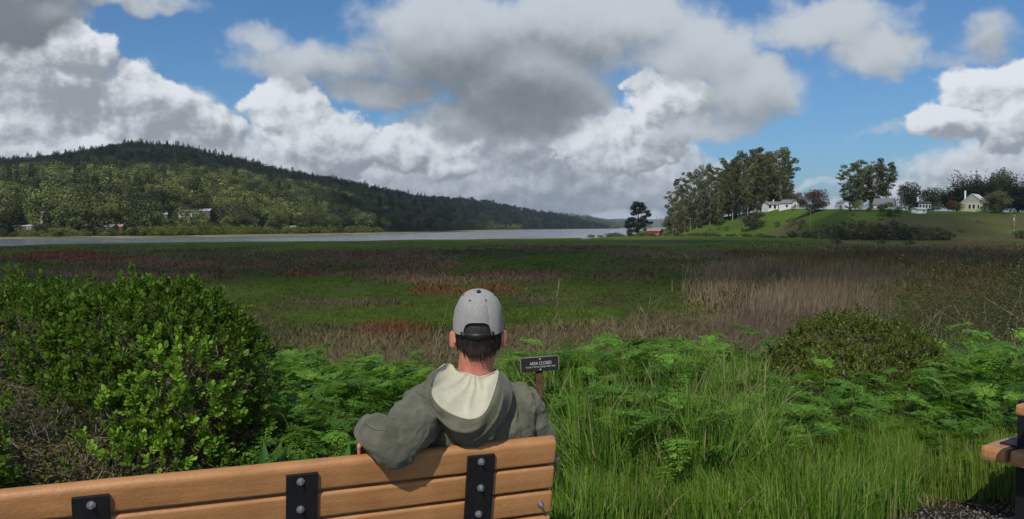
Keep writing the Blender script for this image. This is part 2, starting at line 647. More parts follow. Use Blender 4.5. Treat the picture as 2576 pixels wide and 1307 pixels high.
def marsh_tint(x, y):
    """colour of the plants that grow at x, y (far band brightened to offset the shade): the patchwork of the salt marsh"""
    x, y = np.asarray(x, float), np.asarray(y, float)
    yy = np.maximum(y, 3.0)
    X, Y = px_of(x, yy)
    k = 0.55 / np.sqrt(yy / 30.0)
    nx = (fbm(x * 0.11 * k * 2, y * 0.06 * k * 2, 4, 41) - 0.5)
    ny = (fbm(x * 0.13 * k * 2, y * 0.07 * k * 2, 4, 57) - 0.5)
    f = fbm(x * 0.35 * k * 2, y * 0.18 * k * 2, 4, 71)
    n2 = fbm(x * 0.05, y * 0.03, 4, 77)
    c = GREEN[None, :] * (0.72 + 0.75 * f[:, None])
    c = c + sstep(n2, 0.48, 0.66)[:, None] * 0.62 * (np.array((0.075, 0.062, 0.034)) - c)
    c = c * (1 + 0.45 * sstep(y, 95, 165))[:, None]          # far band's colour brightened towards the water, offsetting the cloud shade
    w_tall = np.zeros(len(x))
    for px, py, rx, ry, kind in PATCH:
        d = np.hypot((X + nx * 190 - px) / rx, (Y + ny * 46 * (ry / 16) ** 0.4 - py) / ry)
        w = (1 - sstep(d + (f - 0.5) * 0.9, 0.55, 1.15)) * 0.92
        c = c + w[:, None] * (np.array(KCOL[kind]) * (0.75 + 0.5 * f[:, None]) - c)
        if kind in ('tan', 'rust'):
            w_tall = np.maximum(w_tall, w)
    return c, w_tall


m_, g_, o_ = new_mat('marsh soil and turf')
at_ = g_.node('ShaderNodeAttribute', attribute_name='tint')
geo_ = g_.node('ShaderNodeNewGeometry')
n_ = g_.noise(g_.v('MULTIPLY', geo_.outputs['Position'], (1, 0.5, 1)), 1.3, 7, 0.7)
b_ = g_.node('ShaderNodeBsdfPrincipled', {'Base Color': g_.mix(1.0, at_.outputs['Color'], g_.mix(g_.map(n_, 0.25, 0.75), (0.55, 0.5, 0.5), (1.25, 1.3, 1.2)), 'MULTIPLY'), 'Roughness': 0.95, 'Specular IOR Level': 0.1})
bp_ = g_.node('ShaderNodeBump', {'Strength': 1.0, 'Distance': 0.35, 'Height': g_.noise(geo_.outputs['Position'], 1.1, 8, 0.75)})
g_.put(b_.inputs['Normal'], bp_.outputs[0])
g_.nt.links.new(b_.outputs[0], o_.inputs[0])
M_MARSH = m_

us = np.linspace(-1.35, 1.35, 241)
ys = np.concatenate([np.linspace(-8, 4, 8), np.geomspace(4.6, 620, 300)])
YY, UU = np.meshgrid(ys, us, indexing='ij')
XX = UU * np.maximum(YY, 14.0)
ZZ = ground_z(XX.ravel(), YY.ravel())
nv = len(us)
idx = np.arange(len(ys) * nv).reshape(len(ys), nv)
FF = np.stack([idx[:-1, :-1], idx[:-1, 1:], idx[1:, 1:], idx[1:, :-1]], -1).reshape(-1, 4)
tc_, _ = marsh_tint(XX.ravel(), YY.ravel())
soil = np.array((0.055, 0.048, 0.030))
wb = sstep(YY.ravel(), 16, 24)[:, None]
tc_ = tc_ * wb + (soil[None, :] * (1 - wb))
tag(link('ground', np_mesh('ground', np.stack([XX.ravel(), YY.ravel(), ZZ], 1), FF, [M_MARSH], tc_ * 1.0, smooth=True)), kind='structure')

# water of the bay with mud streaks left by the tide
m_, g_, o_ = new_mat('bay water')
geo_ = g_.node('ShaderNodeNewGeometry')
pos_ = geo_.outputs['Position']
mud_ = g_.map(g_.noise(g_.v('MULTIPLY', pos_, (0.006, 0.03, 0)), 1.0, 6, 0.6, 0.5), 0.53, 0.60)
b_ = g_.node('ShaderNodeBsdfPrincipled', {'Base Color': g_.mix(mud_, (0.14, 0.15, 0.16), (0.12, 0.11, 0.10)), 'Roughness': g_.map(mud_, 0, 1, 0.18, 0.5), 'IOR': 1.33, 'Specular IOR Level': 0.5})
bp_ = g_.node('ShaderNodeBump', {'Strength': 0.35, 'Distance': 0.12, 'Height': g_.noise(g_.v('MULTIPLY', pos_, (0.25, 0.9, 1)), 1.0, 5, 0.6)})
g_.put(b_.inputs['Normal'], bp_.outputs[0])
g_.nt.links.new(b_.outputs[0], o_.inputs[0])
tag(link('water', np_mesh('water', [(-1500, 90, WATER_Z), (1800, 90, WATER_Z), (9000, 12000, WATER_Z), (-9000, 12000, WATER_Z)], [(0, 1, 2, 3)], [m_])), kind='structure')

# ------------------------------------------------------------------ hills across the bay
M_HILL = mat('hillside undergrowth', (0.022, 0.032, 0.014), 0.95, scale=0.02, c2=(0.045, 0.055, 0.020), coords='Generated', spec=0.1)
m_, g_, o_ = new_mat('hillside undergrowth')
geo_ = g_.node('ShaderNodeNewGeometry')
hn_ = g_.noise(geo_.outputs['Position'], 0.03, 6, 0.65)
b_ = g_.node('ShaderNodeBsdfPrincipled', {'Base Color': g_.mix(g_.map(hn_, 0.3, 0.7), (0.018, 0.026, 0.010), (0.050, 0.060, 0.018)), 'Roughness': 0.95, 'Specular IOR Level': 0.1})
g_.put(b_.inputs['Normal'], g_.node('ShaderNodeBump', {'Strength': 1.0, 'Distance': 6.0, 'Height': g_.noise(geo_.outputs['Position'], 0.12, 6, 0.7)}).outputs[0])
g_.nt.links.new(b_.outputs[0], o_.inputs[0])
M_HILL = m_
M_SHORE = mat('shore turf', (0.075, 0.085, 0.03), 0.95, scale=0.02, c2=(0.17, 0.14, 0.075), spec=0.1, stretch=(1, 3, 1))


class Hill:
    """a ridge given by its foot (depth) and its crest (photo height and depth) along photo column X"""
    def __init__(self, name, Xs, Yc, Dc, Df, zfoot, bump, seed, nx=160, nt=48, drop=0.35, power=0.85):
        self.Xs, self.Yc, self.Dc, self.Df, self.zf, self.bump, self.seed, self.power = Xs, Yc, Dc, Df, zfoot, bump, seed, power
        X, T = np.meshgrid(np.linspace(Xs[0], Xs[-1], nx), np.linspace(-0.03, 1.0 + drop, nt), indexing='ij')
        V = self.at(X.ravel(), T.ravel())
        i = np.arange(nx * nt).reshape(nx, nt)
        F = np.stack([i[:-1, :-1], i[1:, :-1], i[1:, 1:], i[:-1, 1:]], -1).reshape(-1, 4)
        self.obj = tag(link(name, np_mesh(name, V, F, [M_HILL], smooth=True)), kind='structure')

    def at(self, X, t):
        X, t = np.asarray(X, float), np.asarray(t, float)
        Dc, Df, Yc = (np.interp(X, self.Xs, a) for a in (self.Dc, self.Df, self.Yc))
        D = Df + t * (Dc - Df)
        x = (X - W0 / 2) / F0 * D
        zc = 1.6 + (572 - Yc) / F0 * Dc
        tt = np.clip(t, 0, 1)
        s = tt ** self.power * (1 - 0.25 * np.sin(np.pi * tt) * (fbm(x * 0.004, D * 0.004, 2, self.seed + 3)))
        over = np.clip(t - 1, 0, 1)
        z = self.zf + (zc - self.zf) * (s - over * over * 6.0)
        sp = fbm(x * 0.0045 + D * 0.0012, D * 0.0016, 4, self.seed) - 0.5
        z = z + sp * self.bump * np.clip(4 * tt * (1 - tt) + 0.12 * (t > 0.4), 0, 1)
        z = z - 6 * np.clip(-t, 0, 1) * 30
        return np.stack([x, D, z], 1)


HX = [-3400, -1800, -900, -400, 0, 170, 250, 340, 430, 500, 600, 700, 800, 900, 1000, 1060, 1120]
hillA = Hill('wooded_hill', HX, [575, 500, 452, 440, 424, 408, 394, 380, 384, 396, 416, 438, 455, 472, 492, 505, 514],
             [900, 1000, 1080, 1100, 1150, 1180, 1200, 1220, 1240, 1260, 1320, 1400, 1500, 1620, 1760, 1860, 1950],
             [300, 315, 330, 335, 345, 360, 375, 390, 405, 425, 460, 500, 545, 600, 690, 780, 900], -2.2, 34, 100, nx=230)
hillB = Hill('second_hill', [820, 1000, 1060, 1130, 1200, 1270, 1350, 1440, 1500, 1560], [500, 502, 503, 505, 508, 522, 538, 549, 558, 567],
             [2100, 2200, 2250, 2300, 2400, 2600, 2900, 3200, 3400, 3600], [800, 880, 950, 1080, 1300, 1600, 1900, 2300, 2600, 2900], -2.6, 40, 140, nx=110)
hillC = Hill('far_ridge', [1200, 1300, 1360, 1400, 1470, 1530, 1580, 1640], [528, 530, 534, 540, 547, 556, 564, 571],
             [5000, 5000, 5100, 5200, 5300, 5400, 5500, 5600], [4200] * 8, -2.8, 50, 170, nx=80, nt=30)
hillD = Hill('distant_hills', [1100, 1380, 1480, 1560, 1640, 1700, 1760, 1900, 2400, 3000], [560, 558, 553, 550, 552, 548, 555, 552, 556, 556],
             [10500] * 10, [9500] * 10, -3.0, 120, 190, nx=120, nt=24)

# low grassy flats along the foot of the hill
sx = np.array([-3400, -400, 0, 300, 500, 700, 900, 1060, 1200, 1310])
sd = np.array([285, 292, 306, 335, 365, 410, 505, 640, 900, 1300.0])     # water's edge
se = np.array([345, 350, 360, 385, 425, 500, 610, 800, 1150, 1700.0])
Xg = np.linspace(-3400, 1310, 180)
V, ny = [], 8
for j in range(ny):
    t = j / (ny - 1)
    D = np.interp(Xg, sx, sd) * (1 - t) + np.interp(Xg, sx, se) * t
    D = D + (6 * (fbm(Xg * 0.03, Xg * 0, 3, 3) - 0.5) if j == 0 else 0)
    V.append(np.stack([(Xg - W0 / 2) / F0 * D, D, np.full(len(Xg), -3.1 + 0.7 * min(1, t * 4)) + 0.25 * (fbm(Xg * 0.05, Xg * 0 + j, 3, 8) - 0.5)], 1))
i = np.arange(180 * ny).reshape(ny, 180)
F = np.stack([i[:-1, :-1], i[:-1, 1:], i[1:, 1:], i[1:, :-1]], -1).reshape(-1, 4)
m_, g_, o_ = new_mat('shore turf')
geo_ = g_.node('ShaderNodeNewGeometry')
sn_ = g_.noise(g_.v('MULTIPLY', geo_.outputs['Position'], (0.012, 0.05, 0)), 1.0, 5, 0.6)
b_ = g_.node('ShaderNodeBsdfPrincipled', {'Base Color': g_.mix(g_.map(sn_, 0.35, 0.65), (0.09, 0.115, 0.03), (0.27, 0.22, 0.12)), 'Roughness': 0.95, 'Specular IOR Level': 0.1})
g_.nt.links.new(b_.outputs[0], o_.inputs[0])
tag(link('far_shore', np_mesh('far_shore', np.concatenate(V), F, [m_], smooth=True)), kind='structure')


# ------------------------------------------------------------------ the green knoll on the near shore
class Knoll:
    Xs = [1600, 1660, 1700, 1760, 1850, 1950, 2050, 2150, 2300, 2576, 3100]
    Df = [500, 470, 440, 420, 400, 360, 300, 262, 258, 255, 250]
    Yt = [588, 584, 572, 557, 541, 526, 525, 526, 530, 533, 534]
    wid = [40, 50, 70, 80, 90, 90, 85, 80, 80, 80, 80]

    @classmethod
    def at(cls, X, t):
        X, t = np.asarray(X, float), np.asarray(t, float)
        Df, Yt, wd = (np.interp(X, cls.Xs, a) for a in (cls.Df, cls.Yt, cls.wid))
        D = Df + t * wd
        x = (X - W0 / 2) / F0 * D
        zt = 1.6 + (572 - Yt) / F0 * (Df + wd)
        tt = np.clip(t, 0, 1)
        s = 0.45 * tt + 0.55 * sstep(tt, 0, 1)
        z = MARSH_Z - 0.1 + (zt - MARSH_Z) * s + np.clip(t - 1, 0, 5) * 0.4
        z = z + 0.7 * (fbm(x * 0.05, D * 0.05, 3, 61) - 0.5) * sstep(t, 0, 0.3) - 3 * np.clip(-t, 0, 1) * 5
        return np.stack([x, D, z], 1)


def on_knoll(X, Y, tmax=1.0):
    """point of the knoll seen at photo point X, Y"""
    t = np.linspace(0, tmax, 120)
    p = Knoll.at(np.full(120, X), t)
    yy = 572 + (1.6 - p[:, 2]) / p[:, 1] * F0
    return Vector(p[int(np.argmin(np.abs(yy - Y)))])


X, T = np.meshgrid(np.linspace(1600, 4300, 190), np.concatenate([np.linspace(-0.08, 1.1, 44), np.linspace(1.2, 4, 10)]), indexing='ij')
V = Knoll.at(X.ravel(), T.ravel())
nt_ = T.shape[1]
i = np.arange(190 * nt_).reshape(190, nt_)
F = np.stack([i[:-1, :-1], i[1:, :-1], i[1:, 1:], i[:-1, 1:]], -1).reshape(-1, 4)
kf = fbm(V[:, 0] * 0.05, V[:, 1] * 0.05, 4, 91)
kf2 = fbm(V[:, 0] * 0.02, V[:, 1] * 0.03, 3, 95)
low = 1 - sstep(T.ravel(), 0.05, 0.5)
lawn = np.array((0.072, 0.120, 0.016))[None, :] * (0.45 + 1.1 * kf[:, None])
rough_c = np.array((0.085, 0.085, 0.032))[None, :] * (0.7 + 0.6 * kf[:, None])
wr = np.clip(sstep(kf2 + low * 0.18 - 0.10 * (X.ravel() < 1960), 0.50, 0.62), 0, 1)[:, None]
tag(link('grassy_knoll', np_mesh('grassy_knoll', V, F, [M_MARSH], lawn * (1 - wr) + rough_c * wr, smooth=True)), kind='structure')

# ------------------------------------------------------------------ the clouds that put the marsh and the upper hill in shade
def cloud_mat(clear):
    m_, g_, o_ = new_mat('cloud')
    b_ = g_.node('ShaderNodeBsdfPrincipled', {'Base Color': (0.92, 0.92, 0.92), 'Roughness': 1.0, 'Specular IOR Level': 0.0})
    mx_ = g_.node('ShaderNodeMixShader', {0: clear})                # each thin veil of vapour lets most light through; many together make shade
    g_.nt.links.new(b_.outputs[0], mx_.inputs[1])
    g_.nt.links.new(g_.node('ShaderNodeBsdfTransparent').outputs[0], mx_.inputs[2])
    g_.nt.links.new(mx_.outputs[0], o_.inputs[0])
    return m_


M_CLOUD, M_CLOUD2 = cloud_mat(0.945), cloud_mat(0.60)


def cloud(spots, zc, seed, mat_=None):
    """a real cumulus up at zc whose shade falls on the given ground spots (x, y, rx, ry)"""
    rng = np.random.default_rng(seed)
    c = MB()
    for x, y, rx, ry, gz in spots:
        off = TO_SUN * ((zc - gz) / TO_SUN.z)
        for k in range(18):
            a, q = rng.uniform(0, 6.28), math.sqrt(rng.uniform(0, 1)) * 0.85
            s = rng.uniform(0.25, 0.55)
            c.ellipsoid((x + off.x + math.cos(a) * q * rx, y + off.y + math.sin(a) * q * ry, zc + rng.uniform(0, 25)), (rx * s, ry * s, min(rx, ry) * s * 0.55), seg=14, rings=8)
        for q in (0.55, 0.68, 0.8, 0.9, 0.97):
            c.ellipsoid((x + off.x, y + off.y, zc), (rx * q, ry * q, min(rx, ry) * q * 0.3), seg=18, rings=8)
    o = c.build('cloud', mat_ or M_CLOUD, smooth=True)
    return tag(o, kind='stuff')


cloud([(-50, 74, 50, 26, -2), (30, 64, 34, 20, -2), (95, 118, 60, 55, -2), (-120, 100, 60, 45, -2), (60, 90, 40, 30, -2), (-60, 150, 120, 95, -2), (40, 140, 90, 85, -2), (-190, 170, 100, 100, -2), (90, 225, 80, 55, -2), (120, 300, 60, 45, 2), (10, 240, 90, 50, -2)], 650, 3)
cloud([(-460, 1085, 270, 290, 80), (-300, 1250, 230, 220, 90), (-350, 1290, 210, 170, 100), (-640, 1180, 200, 170, 90), (-760, 1300, 200, 110, 90), (-118, 800, 62, 130, 20), (-140, 1120, 80, 200, 20), (-200, 1420, 150, 180, 60)], 760, 5, M_CLOUD2)
cloud([(-60, 1900, 300, 420, 40), (60, 2500, 320, 420, 40), (-330, 2150, 260, 260, 90)], 820, 8, M_CLOUD2)

# ------------------------------------------------------------------ sea air between here and the ridges
m_, g_, o_ = new_mat('haze')
vol_ = g_.node('ShaderNodeVolumePrincipled', {'Color': (0.80, 0.88, 1.0), 'Density': 0.000085, 'Anisotropy': 0.2})
g_.nt.links.new(vol_.outputs[0], o_.inputs['Volume'])
hb = MB().box((0, 5000, 140), (26000, 13500, 340))
HAZE = tag(hb.build('haze', m_), kind='stuff')

# ------------------------------------------------------------------ marsh plants (uncountable)
M_BLADE = tint_mat('dry and green blades', 0.8, 0.15, 0.15)
M_GRASS = tint_mat('fresh grass blades', 0.5, 0.32, 0.35)
rng = np.random.default_rng(21)


def scatter_px(n, X0, X1, D0, D1, rng, bias=1.0):
    X = rng.uniform(X0, X1, n)
    D = D0 * (D1 / D0) ** (rng.uniform(0, 1, n) ** bias)
    return (X - W0 / 2) / F0 * D, D


# low marsh turf: tufts that get wider with distance as single blades merge
x, y = scatter_px(125000, -300, 2900, 19, 190, rng, 0.9)
c, tall = marsh_tint(x, y)
n3 = fbm(x * 0.5, y * 0.25, 3, 15)
keep = (rng.uniform(0, 1, len(x)) < 0.35 + 0.9 * n3) & (y < np.interp(W0 / 2 + x / y * F0, EDGE_X, EDGE_D) - 8)
x, y, c, tall, n3 = x[keep], y[keep], c[keep], tall[keep], n3[keep]
dry = np.clip((c[:, 0] / (c[:, 1] + 1e-4) - 0.7) * 2.5, 0, 1)          # green turf is short, dead stalks stand taller
H = (0.06 + (0.14 + 0.34 * dry) * n3 * rng.uniform(0.4, 1.3, len(x))) * (1 + tall * 0.6) * (0.7 + 0.3 * np.minimum(y / 40, 2.0))
c = c * rng.uniform(0.65, 1.45, (len(x), 1))
V, F, C = blades(np.stack([x, y, ground_z(x, y) - 0.03], 1), H, 0.0018 * np.maximum(y - 8, 6) * rng.uniform(0.6, 1.6, len(x)) + 0.003, rng, 0.8, col=c, seg=2, tipcol=c * 1.15)
tag(link('marsh_grass', np_mesh('marsh_grass', V, F, [M_BLADE], C)), kind='stuff')

# tall dead reeds and cattails in the wet ground on the right
parts = []
for (X0, X1, D0, D1, n, h, lo, hi, sway) in [(1690, 1990, 46, 78, 5200, 1.15, (0.18, 0.135, 0.080), (0.29, 0.225, 0.14), 0.25),
                                             (1850, 2330, 34, 85, 9000, 1.35, (0.14, 0.105, 0.062), (0.26, 0.205, 0.13), 0.22),
                                             (1960, 2420, 70, 130, 6500, 1.4, (0.10, 0.075, 0.032), (0.19, 0.135, 0.06), 0.2),
                                             (1780, 2250, 25, 44, 5200, 1.0, (0.11, 0.080, 0.056), (0.21, 0.155, 0.105), 0.35),
                                             (1540, 1820, 108, 130, 2200, 1.0, (0.12, 0.085, 0.065), (0.20, 0.15, 0.115), 0.2),
                                             (2150, 2800, 90, 190, 3500, 1.0, (0.15, 0.12, 0.08), (0.25, 0.21, 0.15), 0.2)]:
    x, y = scatter_px(n, X0, X1, D0, D1, rng)
    w = fbm(x * 0.09, y * 0.05, 4, 63)
    wob = 420 * (fbm(x * 0.12, y * 0.08, 3, 67) - 0.5)
    edge = np.minimum(np.minimum(W0 / 2 + x / y * F0 - X0 + wob, X1 - W0 / 2 - x / y * F0 + wob) / 190.0, np.minimum(np.log(y / D0), np.log(D1 / y)) / 0.22 + wob / 300)
    k = rng.uniform(0, 1, n) < sstep(w + np.clip(edge, -0.5, 1) * 0.40, 0.48, 0.85)
    x, y, w = x[k], y[k], w[k]
    f = rng.uniform(0, 1, (len(x), 1))
    c = (np.array(lo) * (1 - f) + np.array(hi) * f) * (0.45 + 0.7 * fbm(x * 0.25, y * 0.15, 3, 69))[:, None]
    h_ = h * (0.55 + 0.7 * w) * rng.uniform(0.6, 1.2, len(x))
    parts.append(blades(np.stack([x, y, ground_z(x, y) - 0.05], 1), h_, 0.0009 * y * rng.uniform(0.6, 1.4, len(x)) + 0.008, rng, sway, (0.8, -0.3, 0), c, 3, 1.0, c * 1.1))
V, F, C = cat_geo(parts)
tag(link('dead_reeds', np_mesh('dead_reeds', V, F, [M_BLADE], C)), kind='stuff')

# thin dry weeds at the foot of the bank
parts = []
for (X0, X1, D0, D1, n, h, cs) in [(640, 2050, 12.5, 23, 9000, 0.75, [(0.17, 0.125, 0.075), (0.12, 0.085, 0.055), (0.23, 0.18, 0.11), (0.085, 0.048, 0.034)]),
                                   (640, 2100, 11, 24, 9000, 0.5, [(0.06, 0.10, 0.02), (0.045, 0.085, 0.018), (0.10, 0.10, 0.04)]),
                                   (1750, 2620, 13, 26, 5000, 0.9, [(0.15, 0.105, 0.08), (0.11, 0.075, 0.06), (0.19, 0.145, 0.10)])]:
    x, y = scatter_px(n, X0, X1, D0, D1, rng)
    w = fbm(x * 0.5, y * 0.3, 3, 23)
    k = rng.uniform(0, 1, n) < sstep(w, 0.28, 0.7)
    x, y, w = x[k], y[k], w[k]
    c = np.array(cs)[rng.integers(0, len(cs), len(x))] * rng.uniform(0.7, 1.3, (len(x), 1))
    parts.append(blades(np.stack([x, y, ground_z(x, y) - 0.03], 1), h * (0.5 + 0.9 * w) * rng.uniform(0.5, 1.25, len(x)), rng.uniform(0.005, 0.014, len(x)), rng, 0.42, None, c, 3, 1.0, c * 1.1))
V, F, C = cat_geo(parts)
tag(link('dry_weeds', np_mesh('dry_weeds', V, F, [M_BLADE], C)), kind='stuff')

# fresh grass on the bank
G1, G2, G3, G4 = (0.058, 0.128, 0.012), (0.096, 0.184, 0.016), (0.150, 0.236, 0.032), (0.24, 0.20, 0.085)


def PATH_EDGE(x):
    """where the gravel ends and the grass begins"""
    return np.interp(x, [1.5, 1.8, 2.2, 2.9, 6], [3.9, 4.2, 4.40, 4.50, 4.6]) + 0.14 * (fbm(np.asarray(x) * 1.7, np.asarray(x) * 0, 3, 2) - 0.5)


def grass_set(n, X0, X1, D0, D1, h, w, lean, cols, probs, rng, s=33, thr=(0.2, 0.6), seg=4):
    x, y = scatter_px(n, X0, X1, D0, D1, rng)
    q = fbm(x * 1.1, y * 1.1, 3, s)
    k = rng.uniform(0, 1, n) < sstep(q, *thr)
    x, y, q = x[k], y[k], q[k]
    c = np.array(cols)[rng.choice(len(cols), len(x), p=probs)] * rng.uniform(0.75, 1.3, (len(x), 1))
    hh = h * (0.30 + 1.15 * q) * rng.uniform(0.45, 1.30, len(x))
    hh = hh * (1 - 0.42 * ((W0 / 2 + x / y * F0 < 1440) & (y < 6.4)))
    ok = (y > PATH_EDGE(x) + rng.normal(0, 0.03, len(x))) | (x < 1.2)
    hh = np.where(ok, hh, 0.01)
    la = 2 * np.pi * (vnoise(x * 1.6, y * 1.6, s + 7) * 2.0)
    ld = np.stack([np.cos(la), np.sin(la), la * 0], 1) * 0.8
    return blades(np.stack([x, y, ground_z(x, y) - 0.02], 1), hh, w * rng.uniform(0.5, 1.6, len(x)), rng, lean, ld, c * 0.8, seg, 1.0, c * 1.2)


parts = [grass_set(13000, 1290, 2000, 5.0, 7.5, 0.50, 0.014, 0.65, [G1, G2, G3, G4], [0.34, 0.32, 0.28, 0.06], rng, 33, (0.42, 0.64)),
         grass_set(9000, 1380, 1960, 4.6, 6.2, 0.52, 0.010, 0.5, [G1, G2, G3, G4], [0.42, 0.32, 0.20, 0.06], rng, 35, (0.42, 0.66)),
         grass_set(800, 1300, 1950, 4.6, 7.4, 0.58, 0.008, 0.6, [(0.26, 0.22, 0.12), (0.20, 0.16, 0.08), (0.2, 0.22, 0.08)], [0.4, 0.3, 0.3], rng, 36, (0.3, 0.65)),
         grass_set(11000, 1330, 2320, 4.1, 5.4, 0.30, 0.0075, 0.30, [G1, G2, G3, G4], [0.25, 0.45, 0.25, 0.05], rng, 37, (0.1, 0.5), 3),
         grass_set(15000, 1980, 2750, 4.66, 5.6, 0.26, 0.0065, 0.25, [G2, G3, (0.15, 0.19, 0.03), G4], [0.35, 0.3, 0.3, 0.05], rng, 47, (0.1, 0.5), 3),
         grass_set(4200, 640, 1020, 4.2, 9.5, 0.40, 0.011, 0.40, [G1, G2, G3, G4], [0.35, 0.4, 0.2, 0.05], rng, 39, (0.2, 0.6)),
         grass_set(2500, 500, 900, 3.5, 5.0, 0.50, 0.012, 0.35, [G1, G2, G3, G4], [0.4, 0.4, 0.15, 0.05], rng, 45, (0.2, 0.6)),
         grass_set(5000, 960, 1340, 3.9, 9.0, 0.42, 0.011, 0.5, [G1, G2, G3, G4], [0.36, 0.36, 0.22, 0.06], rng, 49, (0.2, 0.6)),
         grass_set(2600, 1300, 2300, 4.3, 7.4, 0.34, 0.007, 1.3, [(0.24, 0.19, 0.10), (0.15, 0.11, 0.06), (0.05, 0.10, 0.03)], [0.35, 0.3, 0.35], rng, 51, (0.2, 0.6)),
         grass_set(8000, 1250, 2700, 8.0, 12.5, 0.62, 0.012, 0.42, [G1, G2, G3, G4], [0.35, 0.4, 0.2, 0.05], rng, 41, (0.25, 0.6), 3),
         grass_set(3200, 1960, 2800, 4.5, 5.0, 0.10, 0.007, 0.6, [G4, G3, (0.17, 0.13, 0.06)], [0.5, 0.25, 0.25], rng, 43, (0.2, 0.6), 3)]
V, F, C = cat_geo(parts)
tag(link('bank_grass', np_mesh('bank_grass', V, F, [M_GRASS], C)), kind='stuff')

# ------------------------------------------------------------------ gravel path in front
M_GRAVEL = mat('gravel', (0.075, 0.068, 0.058), 0.95, scale=30, c2=(0.16, 0.145, 0.125), bump=0.6, bscale=90, bdist=0.01, spec=0.2)
xs = np.linspace(-9, 9, 90)
e = PATH_EDGE(xs)
V = np.concatenate([np.stack([xs, np.full(90, -7.5), np.full(90, 0.012)], 1), np.stack([xs, e - 0.25, np.full(90, 0.012)], 1), np.stack([xs, e, np.full(90, -0.01)], 1)])
i = np.arange(270).reshape(3, 90)
F = np.stack([i[:-1, :-1], i[:-1, 1:], i[1:, 1:], i[1:, :-1]], -1).reshape(-1, 4)
tag(link('gravel_path', np_mesh('gravel_path', V, F, [M_GRAVEL])), kind='structure')
n = 5200
x, y = rng.uniform(1.2, 3.7, n), rng.uniform(3.9, 4.75, n)
k = y < np.interp(x, xs, e) + rng.normal(0, 0.05, n)
x, y = x[k], y[k]
n = len(x)
oc = np.array([(1, 0, 0), (-1, 0, 0), (0, 1, 0), (0, -1, 0), (0, 0, 1), (0, 0, -1)], float)
of = np.array([(0, 2, 4), (2, 1, 4), (1, 3, 4), (3, 0, 4), (2, 0, 5), (1, 2, 5), (3, 1, 5), (0, 3, 5)])
s = rng.uniform(0.003, 0.010, (n, 1, 1)) * rng.uniform(0.6, 1.3, (n, 1, 3))
o6 = oc[None] + rng.normal(0, 0.22, (n, 6, 3))
V = o6 * s + np.stack([x, y, np.full(n, 0.016)], 1)[:, None, :]
F = (of[None] + 6 * np.arange(n)[:, None, None]).reshape(-1, 3)
C = np.repeat(np.array([(0.14, 0.13, 0.115)]) * rng.uniform(0.3, 1.25, (n, 1)), 6, 0)
M_PEB = tint_mat('pebbles', 0.9, 0.0, 0.25)
tag(link('pebbles', np_mesh('pebbles', V.reshape(-1, 3), F, [M_PEB], C)), kind='stuff')

# ------------------------------------------------------------------ ferny plants (poison hemlock)
M_FROND = leaf_mat('ferny leaf', (0.085, 0.200, 0.030), (0.150, 0.270, 0.036), rnd=0.3, trans=0.38, rough=0.6, spec=0.2)


def frond_mesh(seed):
    """a lacy, three-times divided leaf lying roughly along +Y, about 1 long"""
    r = np.random.default_rng(seed)
    V, F, C = [], [], []

    def leaflet(base, d, n, L, w):
        s = np.cross(d, n)
        b = len(V)
        V.extend([base, base + d * L * 0.45 + s * w * L, base + d * L + n * -0.12 * L, base + d * L * 0.5 - s * w * L])
        F.append((b, b + 1, b + 2, b + 3))
        C.extend([np.ones(3) * r.uniform(0.7, 1.3)] * 4)
    npair = 7
    for i in range(npair + 1):
        t = 0.22 + 0.78 * i / npair
        bend = np.array([0, 1 - 0.10 * t * t, -0.28 * t * t])
        base = np.array([0, t, 0.0]) * bend[1] + np.array([0, 0, bend[2]])
        Lp = 0.50 * (1 - t) ** 0.8 + 0.06
        for sd in ((-1, 1) if i < npair else (0,)):
            d = np.array([sd * 0.85, 0.55, r.uniform(-0.12, 0.18)]) if sd else np.array([0, 1, -0.4])
            d /= np.linalg.norm(d)
            n = np.array([r.uniform(-0.25, 0.25), -0.1, 1.0])
            n /= np.linalg.norm(n)
            m = max(2, int(round(Lp * 11)))
            for j in range(m):
                u = (j + 0.6) / m
                bb = base + d * Lp * u + np.array([0, 0, -0.10 * u * u * Lp])
                LL = 0.19 * (1.1 - u) * (0.6 + Lp)
                s = np.cross(d, n)
                for q in (-1, 1):
                    dd = d * 0.7 + s * q * 0.8
                    leaflet(bb, dd / np.linalg.norm(dd), n, LL * r.uniform(0.8, 1.25), 0.30)
            leaflet(base + d * Lp * 0.92, d, n, 0.10, 0.35)
    # stalk
    for a, bq in (((0, -0.55, -0.42), (0, -0.1, -0.05)), ((0, -0.1, -0.05), (0, 1.0, -0.26))):
        a, bq = np.array(a, float), np.array(bq, float)
        b = len(V)
        V.extend([a + (-0.008, 0, 0), a + (0.008, 0, 0), bq + (0.005, 0, 0), bq + (-0.005, 0, 0)])
        F.append((b, b + 1, b + 2, b + 3))
        C.extend([np.array((1.1, 0.95, 0.9))] * 4)
    return np_mesh('frond', V, F, [M_FROND], np.array(C))


FROND = [frond_mesh(s) for s in range(5)]
prng = random.Random(5)


def hemlock(x, y, h, nf, label, grp):
    z = float(ground_z(np.array([x]), np.array([y]))[0])
    root = tag(empty('ferny_plant', (x, y, z - 0.02), prng.uniform(0, 6.28)), label, 'plant', grp)
    for k in range(nf):
        t = k / max(1, nf - 1)
        az = k * 2.4 + prng.uniform(-0.4, 0.4)
        rad = h * (0.18 + 0.40 * t) * prng.uniform(0.7, 1.2)
        zz = h * (1.05 - 0.62 * t) * prng.uniform(0.85, 1.1)
        L = h * prng.uniform(0.36, 0.56)
        link('frond', FROND[prng.randrange(5)], root, (math.cos(az) * rad * 0.6, math.sin(az) * rad * 0.6, zz),
             (R(prng.uniform(-15, 30)), R(prng.uniform(-18, 18)), az - math.pi / 2), (L * prng.uniform(0.8, 1.1), L, L))
    return root


